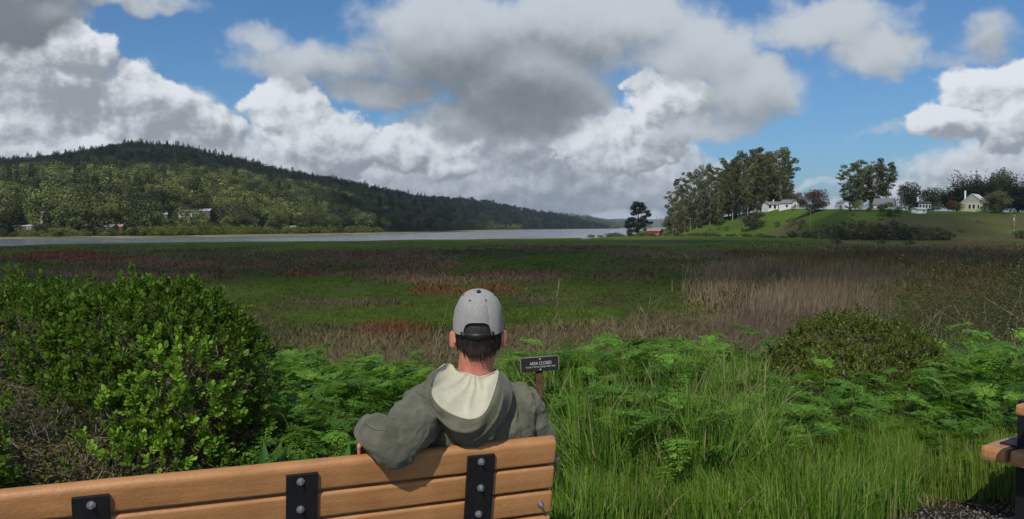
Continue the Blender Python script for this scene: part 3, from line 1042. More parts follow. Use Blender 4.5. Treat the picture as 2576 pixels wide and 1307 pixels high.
def zone(n, X0, X1, D0, D1, h0, h1, nf, label, grp, avoid=None):
    for _ in range(n):
        for _t in range(20):
            X = prng.uniform(X0, X1)
            D = prng.uniform(D0, D1)
            if not (avoid and avoid[0] < X < avoid[1] and avoid[2] < D < avoid[3]):
                break
        hemlock((X - W0 / 2) / F0 * D, D, prng.uniform(h0, h1), nf, label, grp)


zone(30, 670, 1040, 4.6, 6.6, 0.36, 0.50, 14, 'lush ferny green plant close behind the bench back, left of the seated man', 'ferny plants close behind the bench')
zone(40, 660, 1050, 6.2, 10.5, 0.42, 0.60, 12, 'lush ferny green plant in the bed between the left bush and the seated man', 'ferny plants left of the man')
zone(14, 1265, 1500, 7.0, 10.0, 0.42, 0.6, 11, 'ferny green plant at the top of the bank around the closed area sign', 'ferny plants near the sign')
zone(22, 1640, 2000, 8.0, 11.0, 0.55, 0.78, 11, 'ferny green plant on the bank between the tall grass and the dark shrub', 'ferny plants beyond the tall grass')
zone(38, 1800, 2520, 4.95, 6.8, 0.32, 0.50, 14, 'ferny green plant in front of the dark shrub on the right', 'ferny plants in front of the dark shrub')
zone(30, 2320, 2760, 6.2, 11.0, 0.5, 0.8, 12, 'ferny green plant behind the picnic table', 'ferny plants behind the picnic table', (1950, 2350, 6.6, 9.5))
zone(16, 1330, 1720, 6.6, 8.6, 0.50, 0.68, 12, 'ferny plant rising from the grass beside and beyond the closed area sign', 'ferny plants beside the sign')
zone(26, 1430, 1900, 4.7, 6.8, 0.38, 0.56, 11, 'small ferny plant half hidden in the tall grass right of the bench', 'ferny plants in the tall grass')

# broad dock leaves by the bench
M_DOCK = leaf_mat('broad leaf', (0.06, 0.15, 0.025), (0.08, 0.17, 0.03), trans=0.35, rough=0.65, spec=0.2)


def dock_mesh():
    V, F = [], []
    for i in range(7):
        t = i / 6
        w = 0.17 * math.sin(math.pi * min(1, 0.08 + t * 0.92)) ** 0.8 * (1.15 - 0.5 * t)
        for j, s in enumerate((-1, 0, 1)):
            V.append((s * w, 0.55 * t, 0.9 * t - 0.25 * t * t + (0.05 if s else 0.0) + 0.02 * math.sin(i * 2.1 + j)))
    for i in range(6):
        for j in range(2):
            a = i * 3 + j
            F.append((a, a + 1, a + 4, a + 3))
    return np_mesh('leaf', V, F, [M_DOCK], np.ones((len(V), 3)), smooth=True)


DOCK = dock_mesh()
for X, D, h, lab in [(840, 4.3, 0.42, 'tall broad dock leaves standing behind the bench back, left of the sleeve'), (905, 4.2, 0.40, 'broad dock leaves just left of the hanging sleeve'),
                     (660, 4.4, 0.42, 'broad dock leaves at the foot of the big bush')]:
    r_ = tag(empty('dock_plant', ((X - W0 / 2) / F0 * D, D, 0.0), prng.uniform(0, 6)), lab, 'plant', 'dock plants behind the bench')
    for k in range(7):
        link('leaf', DOCK, r_, (0, 0, 0.02), (0, R(prng.uniform(-6, 6)), k * 0.9 + prng.uniform(-.3, .3)), (h * 0.6, h * prng.uniform(0.5, 1.1), h * prng.uniform(0.9, 1.3)))

for _ in range(16):
    X, D = prng.uniform(1420, 2250), prng.uniform(4.6, 6.4)
    h = prng.uniform(0.14, 0.26)
    r_ = tag(empty('broadleaf_weed', ((X - W0 / 2) / F0 * D, D, float(ground_z(np.array([0.0]), np.array([D]))[0])), prng.uniform(0, 6)), 'low broad leaved weed among the grass blades right of the bench', 'plant', 'broad leaved weeds in the grass')
    for k in range(9):
        link('leaf', DOCK, r_, (0, 0, 0.05), (R(prng.uniform(-35, 5)), 0, k * 0.7 + prng.uniform(-.3, .3)), (h * 1.1, h * prng.uniform(0.8, 1.3), h * prng.uniform(0.7, 1.2)))

# ------------------------------------------------------------------ shrubs
M_TWIG = mat('grey twig', (0.13, 0.105, 0.08), 0.9, scale=20, c2=(0.26, 0.21, 0.16), spec=0.2)
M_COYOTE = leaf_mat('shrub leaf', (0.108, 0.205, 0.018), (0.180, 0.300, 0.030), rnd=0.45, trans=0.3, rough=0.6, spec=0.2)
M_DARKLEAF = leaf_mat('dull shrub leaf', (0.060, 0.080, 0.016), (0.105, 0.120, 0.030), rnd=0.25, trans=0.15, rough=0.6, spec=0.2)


def sprig_geo(r, L, nl, leaf, mat_w=0.55):
    """a shoot along +Z with rounded leaves in a whorl"""
    V, F, C = [], [], []
    for k in range(nl):
        t = 0.15 + 0.85 * k / (nl - 1)
        az = k * 2.4 + r.uniform(-.3, .3)
        el = 0.35 + 0.75 * t + r.uniform(-.2, .2)
        d = np.array([math.cos(az) * math.cos(el), math.sin(az) * math.cos(el), math.sin(el)])
        s = np.array([-math.sin(az), math.cos(az), 0])
        n = np.cross(s, d)
        b0 = np.array([0, 0, L * t])
        l = leaf * r.uniform(0.75, 1.25)
        w = l * mat_w * 0.5
        b = len(V)
        V += [b0, b0 + d * l * 0.55 + s * w + n * 0.1 * l, b0 + d * l * 0.85 + s * w * 0.75 + n * 0.1 * l, b0 + d * l, b0 + d * l * 0.85 - s * w * 0.75 + n * 0.1 * l, b0 + d * l * 0.55 - s * w + n * 0.1 * l]
        F += [(b, b + 1, b + 2, b + 3), (b, b + 3, b + 4, b + 5)]
        C += [np.ones(3) * r.uniform(0.7, 1.3)] * 6
    b = len(V)
    q = 0.0016
    V += [np.array((-q, 0, -L * 0.6)), np.array((q, 0, -L * 0.6)), np.array((q, 0, L)), np.array((-q, 0, L))]
    F += [(b, b + 1, b + 2, b + 3)]
    C += [np.array((1.2, 0.9, 0.9))] * 4
    return np.array(V, float), np.array(F), np.array(C)


def shrub(name, label, lobes, base, n, L, leaf, nl, mats, seed, nparts=300, clump=(0.42, 0.56), cs=2.6, twigs=500, group=None, zmin=0.05, up=0.7, twig_r=0.004, inner=4.0, zw=0.10):
    """lobed shrub: shoots on the outside of the lobes in clumps, twigs and dull small leaves within"""
    r = np.random.default_rng(seed)
    root = tag(empty(name, base), label, 'shrub', group)
    Lb = np.array(lobes, float)
    pts, nrm = [], []
    while len(pts) < n:
        a = Lb[r.choice(len(Lb), p=(Lb[:, 3] * Lb[:, 5]) / (Lb[:, 3] * Lb[:, 5]).sum())]
        d = r.normal(size=3)
        d /= np.linalg.norm(d)
        p_ = a[:3] + d * a[3:] * (1 + r.normal(0, 0.05))
        if p_[2] < zmin:
            continue
        q = ((p_[None] - Lb[:, :3]) / Lb[:, 3:])
        if (np.linalg.norm(q, axis=1) < 0.93).any():
            continue
        if p_[1] > Lb[:, 1].max() + 0.25 and r.uniform() < 0.6:
            continue
        f = fbm(np.array([p_[0] * cs + p_[1] * 1.7]), np.array([p_[2] * cs + p_[1] * cs * 0.7]), 3, seed)[0]
        if r.uniform() > sstep(f + zw * (p_[2] / Lb[:, 5].max() - 0.9), *clump) + 0.04:
            continue
        nn = d / a[3:]
        if d[2] > 0.3 and r.uniform() < 0.14:
            p_ = p_ + np.array([r.normal(0, 0.02), r.normal(0, 0.02), r.uniform(0.02, 0.11) * a[5] / 0.5])
        pts.append(p_)
        nrm.append(nn / np.linalg.norm(nn))
    pts, nrm = np.array(pts), np.array(nrm)
    variants = [sprig_geo(r, L, nl, leaf) for _ in range(6)]
    vm = [np_mesh('sprig', *v[:2], [mats[0]], v[2], smooth=True) for v in variants]
    order = np.argsort(np.linalg.norm(pts + np.array(base) - np.array(EYE), axis=1))
    G_ = []
    for rank, i in enumerate(order):
        dr = Vector(nrm[i] * 0.8 + np.array([0, 0, up]) + r.normal(0, 0.3, 3)).normalized()
        qv = dr.to_track_quat('Z', 'Y') @ Matrix.Rotation(r.uniform(0, 6.28), 3, 'Z').to_quaternion()
        s = r.uniform(0.6, 1.5)
        k = r.integers(0, 6)
        if rank < nparts:
            link('sprig', vm[k], root, tuple(pts[i]), qv.to_euler(), s)
        else:
            M = np.array(qv.to_matrix()) * s
            v, f, c = variants[k]
            G_.append((v @ M.T + pts[i], f, c * r.uniform(0.75, 1.2)))
    if G_:
        V, F, C = cat_geo(G_)
        tag(link('foliage', np_mesh('foliage', V, F, [mats[0]], C, smooth=True), root), kind='stuff')
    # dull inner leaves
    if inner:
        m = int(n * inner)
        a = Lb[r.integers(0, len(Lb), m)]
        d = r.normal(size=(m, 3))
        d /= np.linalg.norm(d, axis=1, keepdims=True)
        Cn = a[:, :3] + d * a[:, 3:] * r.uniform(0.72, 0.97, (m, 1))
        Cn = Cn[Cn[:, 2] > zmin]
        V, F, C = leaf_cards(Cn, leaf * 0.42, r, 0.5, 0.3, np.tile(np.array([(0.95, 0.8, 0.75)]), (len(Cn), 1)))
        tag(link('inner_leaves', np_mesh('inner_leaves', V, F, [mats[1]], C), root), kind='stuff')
    # twigs
    T = MB()
    for k in range(twigs):
        a = Lb[r.integers(0, len(Lb))]
        d = r.normal(size=3)
        d[2] = abs(d[2]) * 0.8
        d /= np.linalg.norm(d)
        e_ = a[:3] + d * a[3:] * r.uniform(0.86, 1.03)
        if e_[2] < zmin:
            continue
        if k < 14:
            s_ = np.array([a[0] * 0.7, a[1], 0.0])
            rr = twig_r * 3
        else:
            s_ = e_ - (d * np.array([0.7, 0.7, 0.6]) + r.normal(0, 0.35, 3)) * r.uniform(0.15, 0.4)
            rr = twig_r * r.uniform(0.4, 1.0)
        mid = (s_ + e_) / 2 + r.normal(0, 0.04, 3)
        T.tube([s_, mid, e_], [rr, rr * 0.75, rr * 0.35], n=3, cap=False)
    tag(T.build('twigs', M_TWIG, root), kind='stuff')
    return root


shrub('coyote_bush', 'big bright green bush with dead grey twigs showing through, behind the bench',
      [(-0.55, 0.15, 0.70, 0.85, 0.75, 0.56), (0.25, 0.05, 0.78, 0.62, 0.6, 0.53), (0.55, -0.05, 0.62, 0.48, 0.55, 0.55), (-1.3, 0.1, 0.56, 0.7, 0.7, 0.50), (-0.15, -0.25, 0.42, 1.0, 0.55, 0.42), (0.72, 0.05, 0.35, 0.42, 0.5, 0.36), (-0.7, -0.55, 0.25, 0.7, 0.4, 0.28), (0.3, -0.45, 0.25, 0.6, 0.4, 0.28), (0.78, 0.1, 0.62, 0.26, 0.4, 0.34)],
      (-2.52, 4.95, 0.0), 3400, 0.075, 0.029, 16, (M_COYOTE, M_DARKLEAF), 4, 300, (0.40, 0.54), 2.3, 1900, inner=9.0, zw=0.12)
bpy.data.objects['coyote_bush'].scale = (0.95, 0.95, 0.90)
zz = float(ground_z(np.array([3.2]), np.array([7.9]))[0])
shrub('dark_shrub', 'dark olive small leaved shrub standing among the ferny plants on the right',
      [(0.0, 0.0, 0.44, 0.58, 0.5, 0.46), (0.45, 0.1, 0.38, 0.50, 0.5, 0.42), (-0.45, 0.0, 0.28, 0.36, 0.4, 0.32), (0.78, 0.1, 0.22, 0.34, 0.4, 0.28)],
      (3.22, 7.75, zz), 2600, 0.05, 0.022, 13, (leaf_mat('olive shrub leaf', (0.085, 0.125, 0.014), (0.150, 0.185, 0.026), rnd=0.25, trans=0.15), M_DARKLEAF), 9, 300, (0.27, 0.42), 4.5, 160, inner=2.5)

# willow thicket with pale stems on the right, down on the marsh edge
M_STEM = mat('pale stem', (0.22, 0.18, 0.135), 0.85, scale=8, c2=(0.42, 0.35, 0.27), spec=0.2)
M_TWIGD = mat('dark twig', (0.055, 0.045, 0.032), 0.9, scale=20, c2=(0.11, 0.088, 0.062), spec=0.2)
M_WILLOW = leaf_mat('sparse willow leaf', (0.050, 0.056, 0.016), (0.080, 0.078, 0.022), rnd=0.25, trans=0.2)


def willow_parts(seed, h):
    r = np.random.default_rng(seed)
    T, T2, tips = MB(), MB(), []

    def grow(p_, d, L, rad, lev):
        q = [p_]
        for _ in range(3):
            d = d + r.normal(0, 0.13, 3)
            d[2] += 0.05
            d /= np.linalg.norm(d)
            q.append(q[-1] + d * L / 3)
        (T if lev < 2 else T2).tube(q, [rad, rad * 0.85, rad * 0.7, rad * 0.5], n=4 if lev < 1 else 3, cap=False)
        if lev >= 2:
            tips.extend(q[1:])
        if lev < 3:
            for _ in range(3):
                dd = d + r.normal(0, 0.42, 3)
                dd[2] = abs(dd[2]) * 0.8 + 0.2
                grow(q[r.integers(1, 4)], dd / np.linalg.norm(dd), L * r.uniform(0.5, 0.75), rad * 0.55, lev + 1)
    for k in range(6):
        a = r.uniform(0, 6.28)
        d = np.array([math.cos(a) * 0.42, math.sin(a) * 0.42, 1.0])
        grow(np.array([math.cos(a) * 0.15, math.sin(a) * 0.15, 0]), d / np.linalg.norm(d), h * r.uniform(0.46, 0.62), 0.010, 0)
    tips = np.array(tips)
    tips = tips[tips[:, 2] > 0.50 * tips[:, 2].max()]
    Cn = np.repeat(tips, 14, 0) + r.normal(0, 0.15, (len(tips) * 14, 3))
    V, F, C = leaf_cards(Cn, 0.019, r, 0.32, 0.2)
    return T.mesh('stems', M_STEM), np_mesh('foliage', V, F, [M_WILLOW], C), T2.mesh('twigs', M_TWIGD)


WIL = [willow_parts(60 + k, 2.6) for k in range(4)]
for k, (X, D, s) in enumerate([(2200, 15.5, 0.62), (2270, 13.5, 0.80), (2340, 17, 1.0), (2405, 13.2, 0.88), (2460, 15, 1.05), (2520, 12.6, 0.95), (2590, 14.5, 1.1), (2660, 12.8, 1.0), (2300, 20, 1.0), (2430, 21, 1.15), (2560, 20, 1.2), (2160, 18, 0.6), (2660, 18, 1.25)]):
    x = (X - W0 / 2) / F0 * D
    z = float(ground_z(np.array([x]), np.array([D]))[0])
    r_ = tag(empty('willow_shrub', (x, D, z - 0.03), prng.uniform(0, 6.28)), 'leggy willow shrub with pale bare stems in the thicket beyond the dark shrub', 'shrub', 'willow thicket on the right')
    r_.scale = (s * 1.15, s * 1.15, s * 0.92)
    a, b, t2 = WIL[k % 4]
    link('stems', a, r_)
    tag(link('twigs', t2, r_), kind='stuff')
    tag(link('foliage', b, r_), kind='stuff')

# single tall dead stalks
M_STALK = mat('dead stalk', (0.12, 0.09, 0.06), 0.85, scale=6, c2=(0.27, 0.215, 0.145), spec=0.2)


def stalk_mesh(seed):
    r = np.random.default_rng(seed)
    T = MB()
    lean = r.normal(0, 0.22, 2)
    q = [np.array([0, 0, 0.0])]
    for i in range(5):
        q.append(np.array([lean[0] * (i + 1) / 5 + r.normal(0, .02), lean[1] * (i + 1) / 5, (i + 1) / 5]))
    T.tube(q, [0.0035, 0.0033, 0.003, 0.0026, 0.002, 0.0013], n=4, cap=False)
    for k in range(r.integers(4, 9)):
        i = r.integers(2, 5)
        t = r.uniform(0, 1)
        b = q[i] * (1 - t) + q[i + 1] * t
        a = r.uniform(0, 6.28)
        d = np.array([math.cos(a) * 0.5, math.sin(a) * 0.5, r.uniform(0.4, 1)])
        e_ = b + d * r.uniform(0.10, 0.28)
        T.tube([b, (b + e_) / 2 + r.normal(0, .012, 3), e_], [0.002, 0.0017, 0.001], n=3, cap=False)
        for _ in range(2):
            f_ = (b + e_) / 2
            T.tube([f_, f_ + d * 0.1 + r.normal(0, .04, 3)], [0.002, 0.001], n=3, cap=False)
    return T.mesh('dead_stalk', M_STALK)


STK = [stalk_mesh(80 + k) for k in range(7)]
spots = [(1350, 8.6, 1.55, 4), (1415, 9.5, 1.2, 12), (1530, 9.6, 1.5, -6), (1575, 10, 1.3, -10), (1605, 9.0, 1.55, -22), (1640, 10, 1.2, 10), (1690, 9.8, 1.1, -18), (1760, 11, 1.3, -25),
         (1800, 12, 1.4, -15), (1850, 12, 1.6, -10), (1890, 11.5, 1.3, 18), (1950, 12, 1.5, -20), (1020, 11, 1.6, -46), (1060, 10.5, 1.7, -33), (985, 10.5, 1.2, -50), (1090, 12, 1.3, -12), (1120, 11, 1.2, 8),
         (930, 12, 1.0, -30), (860, 12, 1.3, -8), (800, 12, 1.0, 14), (740, 12, 1.1, -12), (700, 11, 0.9, 20), (1290, 11, 1.1, -15), (1310, 10, 1.0, 20), (1460, 11, 1.2, 22), (1490, 10, 1.0, -35), (905, 11, 0.9, 25), (1010, 12, 1.1, 5),
         (1380, 12, 1.2, -20), (1725, 12.5, 1.3, 8), (1560, 12.5, 1.3, 15), (2060, 11.8, 1.4, -8), (2110, 12.5, 1.3, 12), (1340, 6.35, 0.8, 34), (1385, 6.4, 0.75, 26), (1400, 6.3, 0.62, 2)]
for _ in range(46):
    spots.append((prng.choice([prng.uniform(690, 1110), prng.uniform(1280, 2150), prng.uniform(2150, 2600)]), prng.uniform(9.5, 14), prng.uniform(0.8, 1.5), prng.uniform(-30, 30)))
for k, (X, D, h, tilt) in enumerate(spots):
    x = (X - W0 / 2) / F0 * D
    z = float(ground_z(np.array([x]), np.array([D]))[0])
    left = X < 1280
    o = link('dead_stalk', STK[k % 7], None, (x, D, z), (R(prng.uniform(-10, 10)), R(-tilt), prng.uniform(0, 0.6)), h * 0.82)
    tag(o, ('tall dead branching weed stalk left of the man' if left else 'tall dead branching weed stalk right of the man'), 'dead stalk', 'dead weed stalks on the bank')

# ------------------------------------------------------------------ trees
M_BARK = mat('pale bark', (0.19, 0.165, 0.135), 0.85, scale=3, c2=(0.34, 0.30, 0.25), stretch=(6, 6, 1), spec=0.2)
M_BARKD = mat('dark bark', (0.06, 0.05, 0.04), 0.9, scale=3, c2=(0.12, 0.10, 0.08), stretch=(6, 6, 1), spec=0.2)
M_EUC = leaf_mat('eucalyptus leaf', (0.064, 0.082, 0.020), (0.108, 0.112, 0.028), rnd=0.3, trans=0.15, rough=0.6, spec=0.2)
M_OAK = leaf_mat('mixed woodland leaf', (0.048, 0.070, 0.016), (0.118, 0.136, 0.028), rnd=0.66, trans=0.12, rough=0.6, c3=(0.18, 0.19, 0.038), pscale=0.012)
M_FIR = leaf_mat('conifer needles', (0.026, 0.042, 0.015), (0.052, 0.066, 0.020), rnd=0.5, trans=0.05, rough=0.8, spec=0.08)
M_CYP = leaf_mat('cypress needles', (0.013, 0.020, 0.009), (0.022, 0.030, 0.011), rnd=0.15, trans=0.05, rough=0.8, spec=0.06)
M_PINE = leaf_mat('pine needles', (0.024, 0.040, 0.014), (0.040, 0.056, 0.018), rnd=0.15, trans=0.05, rough=0.8, spec=0.08)
M_RUST = leaf_mat('red brown leaf', (0.085, 0.045, 0.024), (0.11, 0.060, 0.030), rnd=0.15, trans=0.2)
M_LIME = leaf_mat('spring willow leaf', (0.085, 0.125, 0.018), (0.105, 0.145, 0.022), rnd=0.1, trans=0.25)
M_PALEG = leaf_mat('pale green leaf', (0.085, 0.105, 0.030), (0.10, 0.115, 0.034), rnd=0.1, trans=0.25)
M_FOOT = leaf_mat('dark thicket leaf', (0.034, 0.046, 0.014), (0.062, 0.066, 0.022), rnd=0.3, trans=0.1)


def crown_mesh(clumps, leaves, size, mat_, seed, flat=0.6, aspect=0.55, up=0.5, shell=0.55, ow=0.55, jit=0.28):
    """clumps: (x, y, z, r) ; leaf-sized faces spread through each clump's volume"""
    r = np.random.default_rng(seed)
    c = np.array(clumps, float)
    w = c[:, 3] ** 2
    i = r.choice(len(c), leaves, p=w / w.sum())
    d = r.normal(size=(leaves, 3))
    d /= np.linalg.norm(d, axis=1, keepdims=True)
    rad = (shell + (1 - shell) * r.uniform(0, 1, leaves)) * (1 + r.normal(0, 0.12, leaves))
    p_ = c[i, :3] + d * (c[i, 3] * rad)[:, None] * np.array([1, 1, flat])
    ct = r.uniform(0.75, 1.25, len(c))
    tint = np.repeat(ct[i][:, None], 3, 1)
    V, F, C = leaf_cards(p_, size, r, aspect, up, tint, d, ow, jit)
    return np_mesh('crown', V, F, [mat_], C)


def limbs(clumps, trunk_h, rad, seed, mat_, every=1, forks=0.35):
    r = np.random.default_rng(seed + 500)
    T = MB()
    c = np.array(clumps, float)
    top = np.array([c[:, 0].mean() * 0.4, c[:, 1].mean() * 0.4, trunk_h])
    spine = [np.array([0, 0, 0.0]), np.array([r.normal(0, .01), r.normal(0, .01), trunk_h * 0.35]), np.array([r.normal(0, .012), r.normal(0, .012), trunk_h * 0.7]), top]
    T.tube(spine, [rad, rad * 0.75, rad * 0.5, rad * 0.25], n=7)
    for q in c[::every]:
        t = np.clip(q[2] * r.uniform(0.35, 0.75) / trunk_h, 0.12, 0.95)
        k = min(2, int(t * 3))
        b = spine[k] + (spine[k + 1] - spine[k]) * (t * 3 - k)
        e_ = q[:3]
        m = b * 0.45 + e_ * 0.55 + np.array([0, 0, -0.15 * np.linalg.norm(e_ - b) * forks])
        T.tube([b, m, e_], [rad * 0.36, rad * 0.24, rad * 0.1], n=5, cap=False)
    return T.mesh('trunk', mat_)


def euc_variant(seed, spread=0.17, lowest=0.32, n=60):
    r = random.Random(seed)
    cl = []
    for k in range(n):
        z = lowest + (1 - lowest) * (k + r.random()) / n
        u = (z - lowest) / (1 - lowest)
        prof = spread * (0.55 + 0.75 * u - 0.85 * max(0, u - 0.72) ** 1.0 * 2.2)
        a = r.uniform(0, 6.28)
        q = prof * math.sqrt(r.uniform(0.15, 1.0))
        cl.append((math.cos(a) * q, math.sin(a) * q, z * 0.95, r.uniform(0.034, 0.068)))
    return crown_mesh(cl, 5200, 0.0125, M_EUC, seed, 0.66, 0.5, 0.3), limbs(cl, 0.9, 0.013, seed, M_BARK, 2)


def round_variant(seed, mat_, w=0.5, ow=0.8, shell=0.6, jit=0.28, n=26, leaves=1500, size=0.024, low=0.12, bark=None, cr=1.0):
    r = random.Random(seed)
    cl = []
    for k in range(n):
        a, e_ = r.uniform(0, 6.28), r.uniform(-1.0, 1.0)
        q = r.uniform(0.55, 1.0)
        cc = math.sqrt(max(0, 1 - e_ * e_))
        cl.append((math.cos(a) * cc * w * 0.8 * q, math.sin(a) * cc * w * 0.8 * q, max(low, 0.47 + 0.41 * e_ * q), r.uniform(0.09, 0.17) * cr))
    return crown_mesh(cl, leaves, size, mat_, seed, 0.8, ow=ow, shell=shell, jit=jit), limbs(cl, 0.7, 0.022, seed, bark or M_BARKD, 3)


def fir_variant(seed, leaves=900, w=0.17, size=0.022, low=0.1, mat_=None):
    r = np.random.default_rng(seed)
    n = leaves
    z = low + (1 - low) * (1 - np.sqrt(r.uniform(0, 1, n)))
    lay = np.floor(z * 15) / 15 + 0.02
    a = r.uniform(0, 2 * np.pi, n)
    lob = 0.72 + 0.35 * vnoise(a * 1.6 + seed, lay * 40, seed)
    q = w * (1.03 - z) ** 0.8 * lob * np.sqrt(r.uniform(0.15, 1, n))
    p_ = np.stack([np.cos(a) * q, np.sin(a) * q, lay + (z - lay) * 0.6 - q * 0.25], 1)
    out_ = np.stack([np.cos(a), np.sin(a), np.full(n, 0.3)], 1)
    V, F, C = leaf_cards(p_, size, r, 0.5, 0.5, None, out_, 0.4)
    T = MB().tube([(0, 0, 0), (0, 0, 0.5), (0, 0, 0.97)], [0.014, 0.009, 0.003], n=5)
    return np_mesh('crown', V, F, [mat_ or M_FIR], C), T.mesh('trunk', M_BARKD)


def put_tree(name, label, pos, h, parts_, rz=0.0, wide=1.0, group=None, cat='tree', second='trunk'):
    root = tag(empty(name, pos, rz), label, cat, group)
    root.scale = (h * wide, h * wide, h)
    link('crown', parts_[0], root)
    if parts_[1] is not None:
        link(second, parts_[1], root)
    return root


def h_to(pos, Ytop):
    """height that brings the top of something standing at pos to photo height Ytop"""
    return (1.6 + (572 - Ytop) / F0 * pos[1]) - pos[2]


trng = random.Random(17)

# ---- eucalyptus grove on the knoll
EUC = [euc_variant(200 + k, spread=(0.15, 0.18, 0.14, 0.20, 0.16, 0.17)[k], lowest=(0.24, 0.20, 0.32, 0.18, 0.28, 0.06)[k]) for k in range(6)]
grove = [(1692, 476, 470, 5), (1712, 446, 480, 5), (1735, 428, 490, 5), (1752, 452, 460, 5), (1768, 412, 490, 1), (1785, 432, 465, 5), (1802, 408, 495, 3), (1818, 430, 470, 0), (1832, 394, 500, 2),
         (1846, 412, 475, 4), (1860, 384, 500, 0), (1874, 402, 470, 1), (1884, 372, 505, 3), (1900, 390, 480, 0), (1912, 367, 500, 1), (1926, 384, 470, 4), (1938, 366, 505, 3), (1952, 372, 490, 1), (1966, 380, 500, 3),
         (1974, 412, 480, 0), (1962, 430, 470, 5), (1984, 462, 485, 5), (1925, 440, 465, 2), (1880, 446, 460, 4), (1842, 452, 460, 2), (1806, 462, 455, 5), (1722, 492, 455, 5), (1700, 505, 450, 5), (1948, 452, 475, 5)]
desc = ['tall pale trunked eucalyptus', 'slender eucalyptus', 'eucalyptus with a high narrow crown', 'broad crowned eucalyptus', 'airy eucalyptus', 'bushy eucalyptus leafy down to its foot']
where = [(1730, 'at the left edge of the big grove'), (1800, 'in the left third of the big grove'), (1860, 'in the middle of the big grove'), (1930, 'in the tallest part of the big grove'), (3000, 'above the white house')]
for X, Yt, D, v in grove:
    p_ = Vector(Knoll.at([X], [(D - np.interp(X, Knoll.Xs, Knoll.Df)) / np.interp(X, Knoll.Xs, Knoll.wid)])[0])
    put_tree('eucalyptus_tree', desc[v] + ' ' + next(w for m, w in where if X < m), p_, h_to(p_, Yt), EUC[v], trng.uniform(0, 6.28), trng.uniform(0.85, 1.15), 'eucalyptus grove on the knoll')
for X, Yt, D, v, lab in [(2136, 412, 372, 3, 'leftmost eucalyptus of the separate tall clump right of the red brown tree'), (2165, 404, 378, 1, 'eucalyptus second from the left in the separate tall clump'),
                         (2188, 396, 384, 3, 'highest eucalyptus in the middle of the separate tall clump'), (2205, 420, 370, 5, 'bushy low eucalyptus at the foot of the separate tall clump'),
                         (2226, 403, 380, 2, 'rightmost eucalyptus of the separate tall clump with pale bare limbs'), (2150, 440, 366, 5, 'bushy eucalyptus at the left foot of the separate tall clump')]:
    p_ = Vector(Knoll.at([X], [(D - np.interp(X, Knoll.Xs, Knoll.Df)) / np.interp(X, Knoll.Xs, Knoll.wid)])[0])
    put_tree('eucalyptus_tree', lab, p_, h_to(p_, Yt), EUC[v], trng.uniform(0, 6.28), 1.25, 'eucalyptus clump behind the grey roofed house')

UND = [round_variant(240 + k, M_EUC, w=0.6, n=34, leaves=3000, size=0.026, low=0.05) for k in range(2)]
for k, X in enumerate(range(1690, 2000, 17)):
    D = 468 + (k * 37 % 30)
    p_ = Vector(Knoll.at([X], [(D - np.interp(X, Knoll.Xs, Knoll.Df)) / np.interp(X, Knoll.Xs, Knoll.wid)])[0])
    put_tree('understory_tree', 'bushy young tree filling in between the trunks at the foot of the eucalyptus grove', p_ - Vector((0, 0, 0.5)), trng.uniform(9, 15), UND[k % 2], trng.uniform(0, 6), 0.9, 'young trees at the foot of the grove')

# ---- pine by the red shed
S = 1 / 340.0
pc = [((x_ - 200) * S, trng.uniform(-.12, .12), (1010 - y_) * S, r_ * S) for x_, y_, r_ in
      [(170, 700, 45), (215, 705, 45), (150, 735, 40), (235, 735, 45), (190, 770, 45), (150, 790, 36), (235, 770, 36), (290, 775, 28), (300, 805, 32), (255, 830, 34), (310, 885, 28), (335, 880, 16), (270, 870, 32),
       (120, 850, 38), (90, 880, 34), (150, 850, 40), (110, 920, 40), (80, 915, 28), (160, 900, 44), (210, 860, 44), (240, 910, 40), (200, 930, 40), (120, 965, 36), (110, 990, 28), (170, 960, 36), (320, 800, 18), (260, 950, 24)]]
p_ = P(1606, 585, 420)
put_tree('pine_tree', 'dark lone pine with an open layered crown beside the red shed', (p_.x, p_.y, -2.7), h_to((0, 420, -2.7), 507), (crown_mesh(pc, 8000, 0.018, M_CYP, 77, 0.66), limbs(pc, 0.86, 0.022, 77, M_BARKD, 2)))

# ---- other trees on the knoll
RND = {}


def rt(key, mat_, seed, **k):
    if key not in RND:
        RND[key] = round_variant(seed, mat_, **k)
    return RND[key]


def kt(name, label, X, Yb, Yt, parts_, wide=1.0, cat='tree', group=None, tmax=1.0, second='trunk', sink=0.0, t=None):
    p_ = on_knoll(X, Yb, tmax) if t is None else Vector(Knoll.at([X], [t])[0])
    h = h_to(p_, Yt)
    p_.z -= sink
    return put_tree(name, label, p_, h + sink, parts_, trng.uniform(0, 6.28), wide, group, cat, second)


